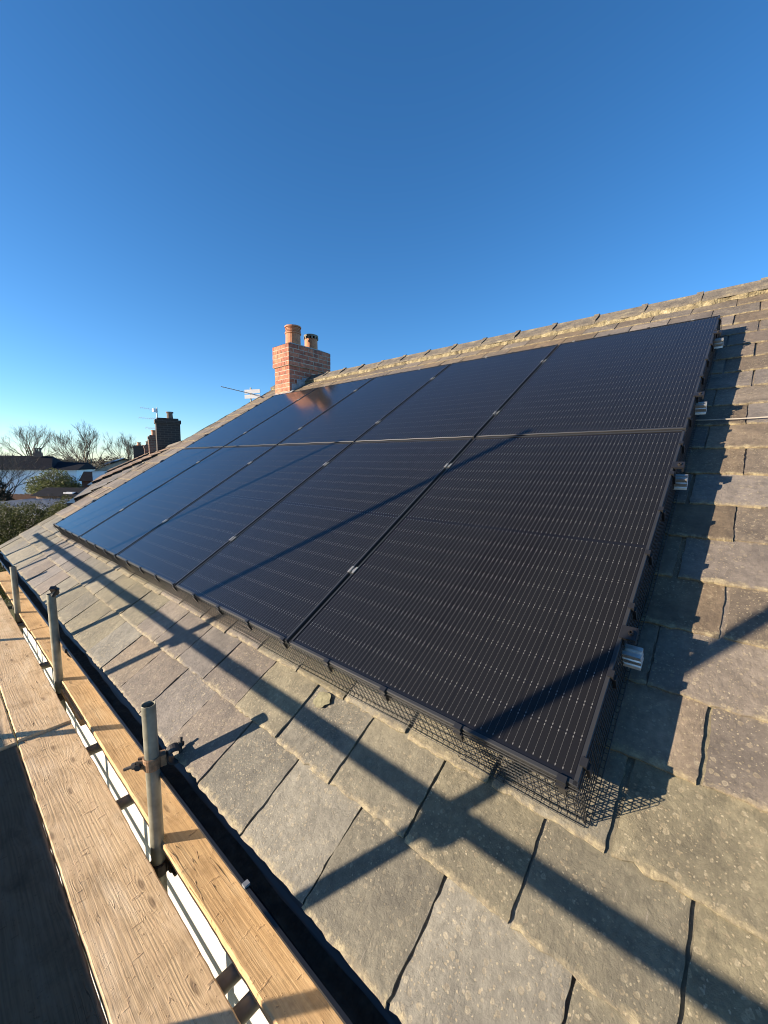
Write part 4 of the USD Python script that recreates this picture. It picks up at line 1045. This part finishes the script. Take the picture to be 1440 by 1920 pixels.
gable2(do, -0.9, 2.8, o2 + CF2 * 1.6, 1.7, -0.7, -1.85, m_darkroof)
sh = thing('garden_shed', 'long low shed with a dark roof, pale yellow end and buff wall', 'shed')
o3 = np.array([5.1, 45.4, 0.0])
MB().box((0.0, 0.25, -5.69), (4.1, 3.0, -2.35), FB, o3).build('wall', m_pinkwall, sh)
MB().sweep([(0.3, -5.69), (2.95, -5.69), (2.95, -2.4), (1.6, -1.78), (0.3, -2.4)], o3 - CRT * 0.06, o3 - CRT * 0.003, CFW, VZ).build('end_wall', m_yellowwall, sh)
rs = gable(sh, -0.25, 4.3, o3 + CFW * 1.62, 1.75, -1.72, -2.38, m_darkroof)
MB().box((2.3, 0.3, -2.2), (3.1, 0.9, -2.05), FB, o3).build('skylight', m_whitewall, rs)
fg = thing('garage', 'flat grey roofed garage beyond the hedge', 'garage')
o4 = np.array([2.6, 33.6, 0.0])
MB().box((-3.2, 0, -5.69), (3.0, 5, -2.30), FB, o4).build('wall', m_wall_far, fg)
g4 = MB()
for k in range(21):
    g4.box((-3.4 + k * 0.313, -0.2, -2.299), (-3.4 + k * 0.313 + 0.29, 5.2, -2.15 - 0.03 * (k % 2)), FB, o4)
g4.build('roof', m_greyroof, fg)
lt = thing('lean_to', 'low lean-to with a pale sheet roof in front of the garage', 'lean-to')
o5 = np.array([2.9, 29.8, 0.0])
MB().box((-1.4, 0, -5.69), (1.7, 1.8, -2.45), FB, o5).build('wall', m_wall_far, lt)
MB().sweep([(-0.15, -2.40), (2.0, -2.20), (2.0, -2.15), (-0.15, -2.34)], o5 - CRT * 1.5, o5 + CRT * 1.85, CFW, VZ).build('roof', m_lead, lt)
fe = thing('garden_fence', 'red brown board fence left of the shed', 'fence')
for k in range(24):
    MB().box((-4.2 + k * 0.16, 0, -5.69), (-4.2 + k * 0.16 + 0.15, 0.03, -2.30 - 0.02 * (k % 3)), FB, o3 + CFW * 1.2).build('fence_board', m_fence, fe)
n3 = thing('gabled_house', 'grey roofed house with white gable end and skylight beyond the brown roofs', 'house')
o6 = np.array([9.1, 43.5, 0.0])
MB().sweep([(-0.1, -5.69), (5.0, -5.69), (5.0, -0.2), (2.4, 0.9), (-0.1, -0.25)], o6, o6 + DN * 9, np.array([.962, -.273, 0]), VZ).build('wall', m_wall_far, n3)
MB().box((-0.1, -0.06, -3.0), (1.3, -0.003, -0.25), np.array([EN, DN, VZ]), o6).build('end_wall', m_whitewall, n3)
rr_ = MB()
for a_, b_ in ((-0.3, 2.4), (5.3, 2.4)):
    z_ = lambda x: 0.95 - abs(x - 2.4) * 0.44
    pp = [o6 + EN * x + DN * t + VZ * (z_(x) + 0.02) for x, t in ((a_, -0.3), (a_, 9.2), (b_, 9.2), (b_, -0.3))]
    rr_.add(pp, [[0, 1, 2, 3]]); rr_.add([p - [0, 0, 0.1] for p in pp], [[0, 1, 2, 3]])
rn3 = rr_.build('roof', m_slate_far, n3)
MB().box((0.9, 1.5, 0.0), (1.7, 4.5, 0.12), np.array([EN * 0.915 + VZ * 0.40, DN, VZ * 0.915 - EN * 0.40]), o6 + VZ * -0.03).build('skylight', m_greyroof, rn3)
dm = MB().sweep([(1.2, 0.3), (2.4, 0.9), (2.4, 1.05), (1.2, 0.62)], o6 + DN * 4.0, o6 + DN * 7.0, EN, VZ).build('dormer', m_whitewall, rn3)

# ------------------------------------------------------------------ trees, hedge
def bare_tree(name, base, h, spread, label, mat, seed, levels=5, r0=0.25, fork=0.28, lean=(0, 0), group='bare winter trees', rmin=0.012):
    r = random.Random(seed)
    t = thing(name, label, 'tree', group)
    base = np.asarray(base, float)
    trunk, crown = MB(), MB()
    H = h * fork
    pts = [base + [lean[0] * k / 4 * H, lean[1] * k / 4 * H, H * k / 4] for k in range(5)]
    trunk.tube(pts, [r0 * (1.25 if k == 0 else 1 - 0.06 * k) for k in range(5)], 8)
    def grow(p, d, L, rad, lev):
        n = 4
        P, R = [p], [rad]
        for k in range(n):
            d = d + np.array([r.gauss(0, .07), r.gauss(0, .07), r.gauss(0.05, .05)])
            d /= np.linalg.norm(d)
            P.append(P[-1] + d * L / n); R.append(max(rad * (1 - 0.4 * (k + 1) / n), rmin * 0.7))
        crown.tube(P, R, 3 if lev > 2 else 5, caps=False)
        if lev >= levels:
            return
        for q in range(3 if lev < 4 else 4):
            i = 4 if q < 2 else r.choice((2, 3))
            a = np.array([r.gauss(0, 1), r.gauss(0, 1), r.gauss(0, .7)])
            a = a - d * (a @ d)
            dd = d + a / np.linalg.norm(a) * spread * r.uniform(.35, .9) + np.array([0, 0, 0.10])
            dd /= np.linalg.norm(dd)
            grow(P[i], dd, L * r.uniform(.60, .80), max(R[i] * r.uniform(.55, .75), rmin), lev + 1)
    m = 10
    for k in range(m):
        a = 2.4 * k + r.uniform(-.25, .25)
        e = spread * (0.12 + 1.25 * k / m) * r.uniform(.85, 1.15)
        d = np.array([math.cos(a) * e, math.sin(a) * e, 1.0])
        grow(pts[-1] - [0, 0, r.uniform(0, .3) * H], d / np.linalg.norm(d), h * 0.27 * r.uniform(.9, 1.1), r0 * r.uniform(.42, .6), 1)
    trunk.build('trunk', mat, t, smooth=True)
    crown.build('crown', mat, t)
    return t
bare_tree('bare_tree', (20.3, 97.9, -5.7), 13.3, 0.95, 'large bare rounded tree standing behind the white house end', m_bark, 3, r0=0.40, fork=0.30, rmin=0.020)
bare_tree('bare_tree', (20.6, 158, -5.7), 16.0, 0.85, 'bare tree with upright branches behind the white house roof', m_bark, 5, r0=0.42, fork=0.36, rmin=0.018)
bare_tree('bare_tree', (33, 116, -5.7), 11.0, 0.7, 'smaller bare tree behind the far chimneys of the row', m_bark, 8, r0=0.3, fork=0.45, rmin=0.016)
bare_tree('bare_tree', (2.6, 43.2, -5.7), 7.0, 0.9, 'near dark bare tree at the left edge in front of the white house', m_barkdark, 12, r0=0.17, fork=0.42, rmin=0.007)
bare_tree('bare_tree', (5.1, 36.9, -5.7), 4.3, 0.75, 'thin leafless shrub beside the shed', m_bark, 21, levels=3, r0=0.05, fork=0.4, rmin=0.012)

def leaves(n, pos, size, r):
    """n small pointed leaf faces at pos(), any way up"""
    P = pos(n)
    a = r.normal(size=(n, 3)); a /= np.linalg.norm(a, axis=1, keepdims=True)
    b = np.cross(a, r.normal(size=(n, 3))); b /= np.linalg.norm(b, axis=1, keepdims=True)
    s = size * r.uniform(.6, 1.3, (n, 1))
    V = np.stack([P - a * s, P + b * s * .45, P + a * s, P - b * s * .45], 1).reshape(-1, 3)
    i = np.arange(n)[:, None] * 4
    return V, i + np.array([[0, 1, 2, 3]])
def crown_pos(r, lobes, shell=0.55):
    c = np.array([l[:3] for l in lobes]); R = np.array([l[3:6] for l in lobes]); w = R.prod(1) ** .66; w /= w.sum()
    def f(n):
        k = r.choice(len(lobes), n, p=w)
        d = r.normal(size=(n, 3)); d /= np.linalg.norm(d, axis=1, keepdims=True)
        q = r.uniform(shell, 1, (n, 1)) ** .6
        nz = meshkit.fbm(d * 3.0 + k[:, None], 3, 4)[:, None]
        return c[k] + d * R[k] * q * (0.6 + 0.7 * nz)
    return f
r_ = np.random.default_rng(4)
hd = thing('hedge', 'tall olive green hedge beyond the far end of the roof', 'hedge')
lob = []
for k in range(26):
    x = -3.6 + k * 0.30
    lob.append([*(np.array([2.1, 21.8, 0]) + CRT * x + CFW * r_.uniform(-.3, .9) + VZ * (-2.42 + r_.uniform(-.25, .22) + 0.03 * k))[:3], .75, .75, 1.0])
    lob.append([*(np.array([2.0, 21.7, 0]) + CRT * x + CFW * r_.uniform(-.6, .6) + VZ * (-3.9 + r_.uniform(-.3, .3)))[:3], .9, .9, 1.4])
V, F = leaves(190000, crown_pos(r_, lob, .55), 0.036, r_)
MB().add(V, F).build('foliage', m_hedge, hd)
st = MB()
for k in range(18):
    q = np.array([2.1, 21.8, -5.7]) + CRT * (-3.6 + k * 0.42)
    st.tube([q, q + [r_.uniform(-.1, .1), .1, 3.0]], [0.05, 0.02], 5)
st.build('stems', m_barkdark, hd)
bs = thing('garden_bush', 'rounded pale green bush in front of the white house', 'bush')
lob = [[*(np.array([8.3, 57.6, 0]) + CRT * x + CFW * y + VZ * z), rx, rx, rz] for x, y, z, rx, rz in ((-1.4, 0, -2.1, 1.3, 1.2), (0.2, .3, -1.5, 1.7, 1.35), (1.6, 0, -2.1, 1.4, 1.2), (0, -.5, -2.7, 2.2, 1.1), (2.4, .2, -2.6, 1.0, .9))]
V, F = leaves(9000, crown_pos(r_, lob, .35), 0.10, r_)
MB().add(V, F).build('foliage', m_bush, bs)
bt = MB()
for k in range(60):
    q = np.array([8.3, 57.6, -5.7]) + CRT * r_.uniform(-.4, .4)
    bt.tube([q, q + CRT * r_.uniform(-2.6, 2.6) + CFW * r_.uniform(-1, 1) + VZ * r_.uniform(2.6, 4.9)], [0.05, 0.015], 4)
bt.build('stem', m_bark, bs)
eg = thing('evergreen_tree', 'dark evergreen shrub at the left edge beside the fence', 'tree')
lob = [[*(np.array([2.9, 40.2, 0]) + CRT * x + VZ * z), rr, rr, rr * 1.2] for x, z, rr in ((-.6, -2.6, 1.0), (.1, -3.6, 1.2), (-.9, -1.4, .7), (-1.5, -3.2, 1.2))]
V, F = leaves(12000, crown_pos(r_, lob, .5), 0.075, r_)
MB().add(V, F).build('crown', m_evergreen, eg)
MB().tube([(2.6, 40.3, -5.7), (2.5, 40.3, -2.0)], [.12, .05], 7).build('trunk', m_barkdark, eg)
# far belt of woodland on the skyline
lob = []
for k in range(70):
    a = math.radians(-12 + k * 1.05)
    D = 260 + 70 * r_.random()
    lob.append([D * math.sin(a), D * math.cos(a), -3.2 + r_.uniform(-1, 1.4), 6.5, 6.5, 4.6 + 2.2 * r_.random()])
V, F = leaves(52000, crown_pos(r_, lob, .3), 0.55, r_)
MB().add(V, F).build('woodland', m_wood_far, label='far belt of bare brown woodland on the skyline', cat='woodland', kind='stuff')
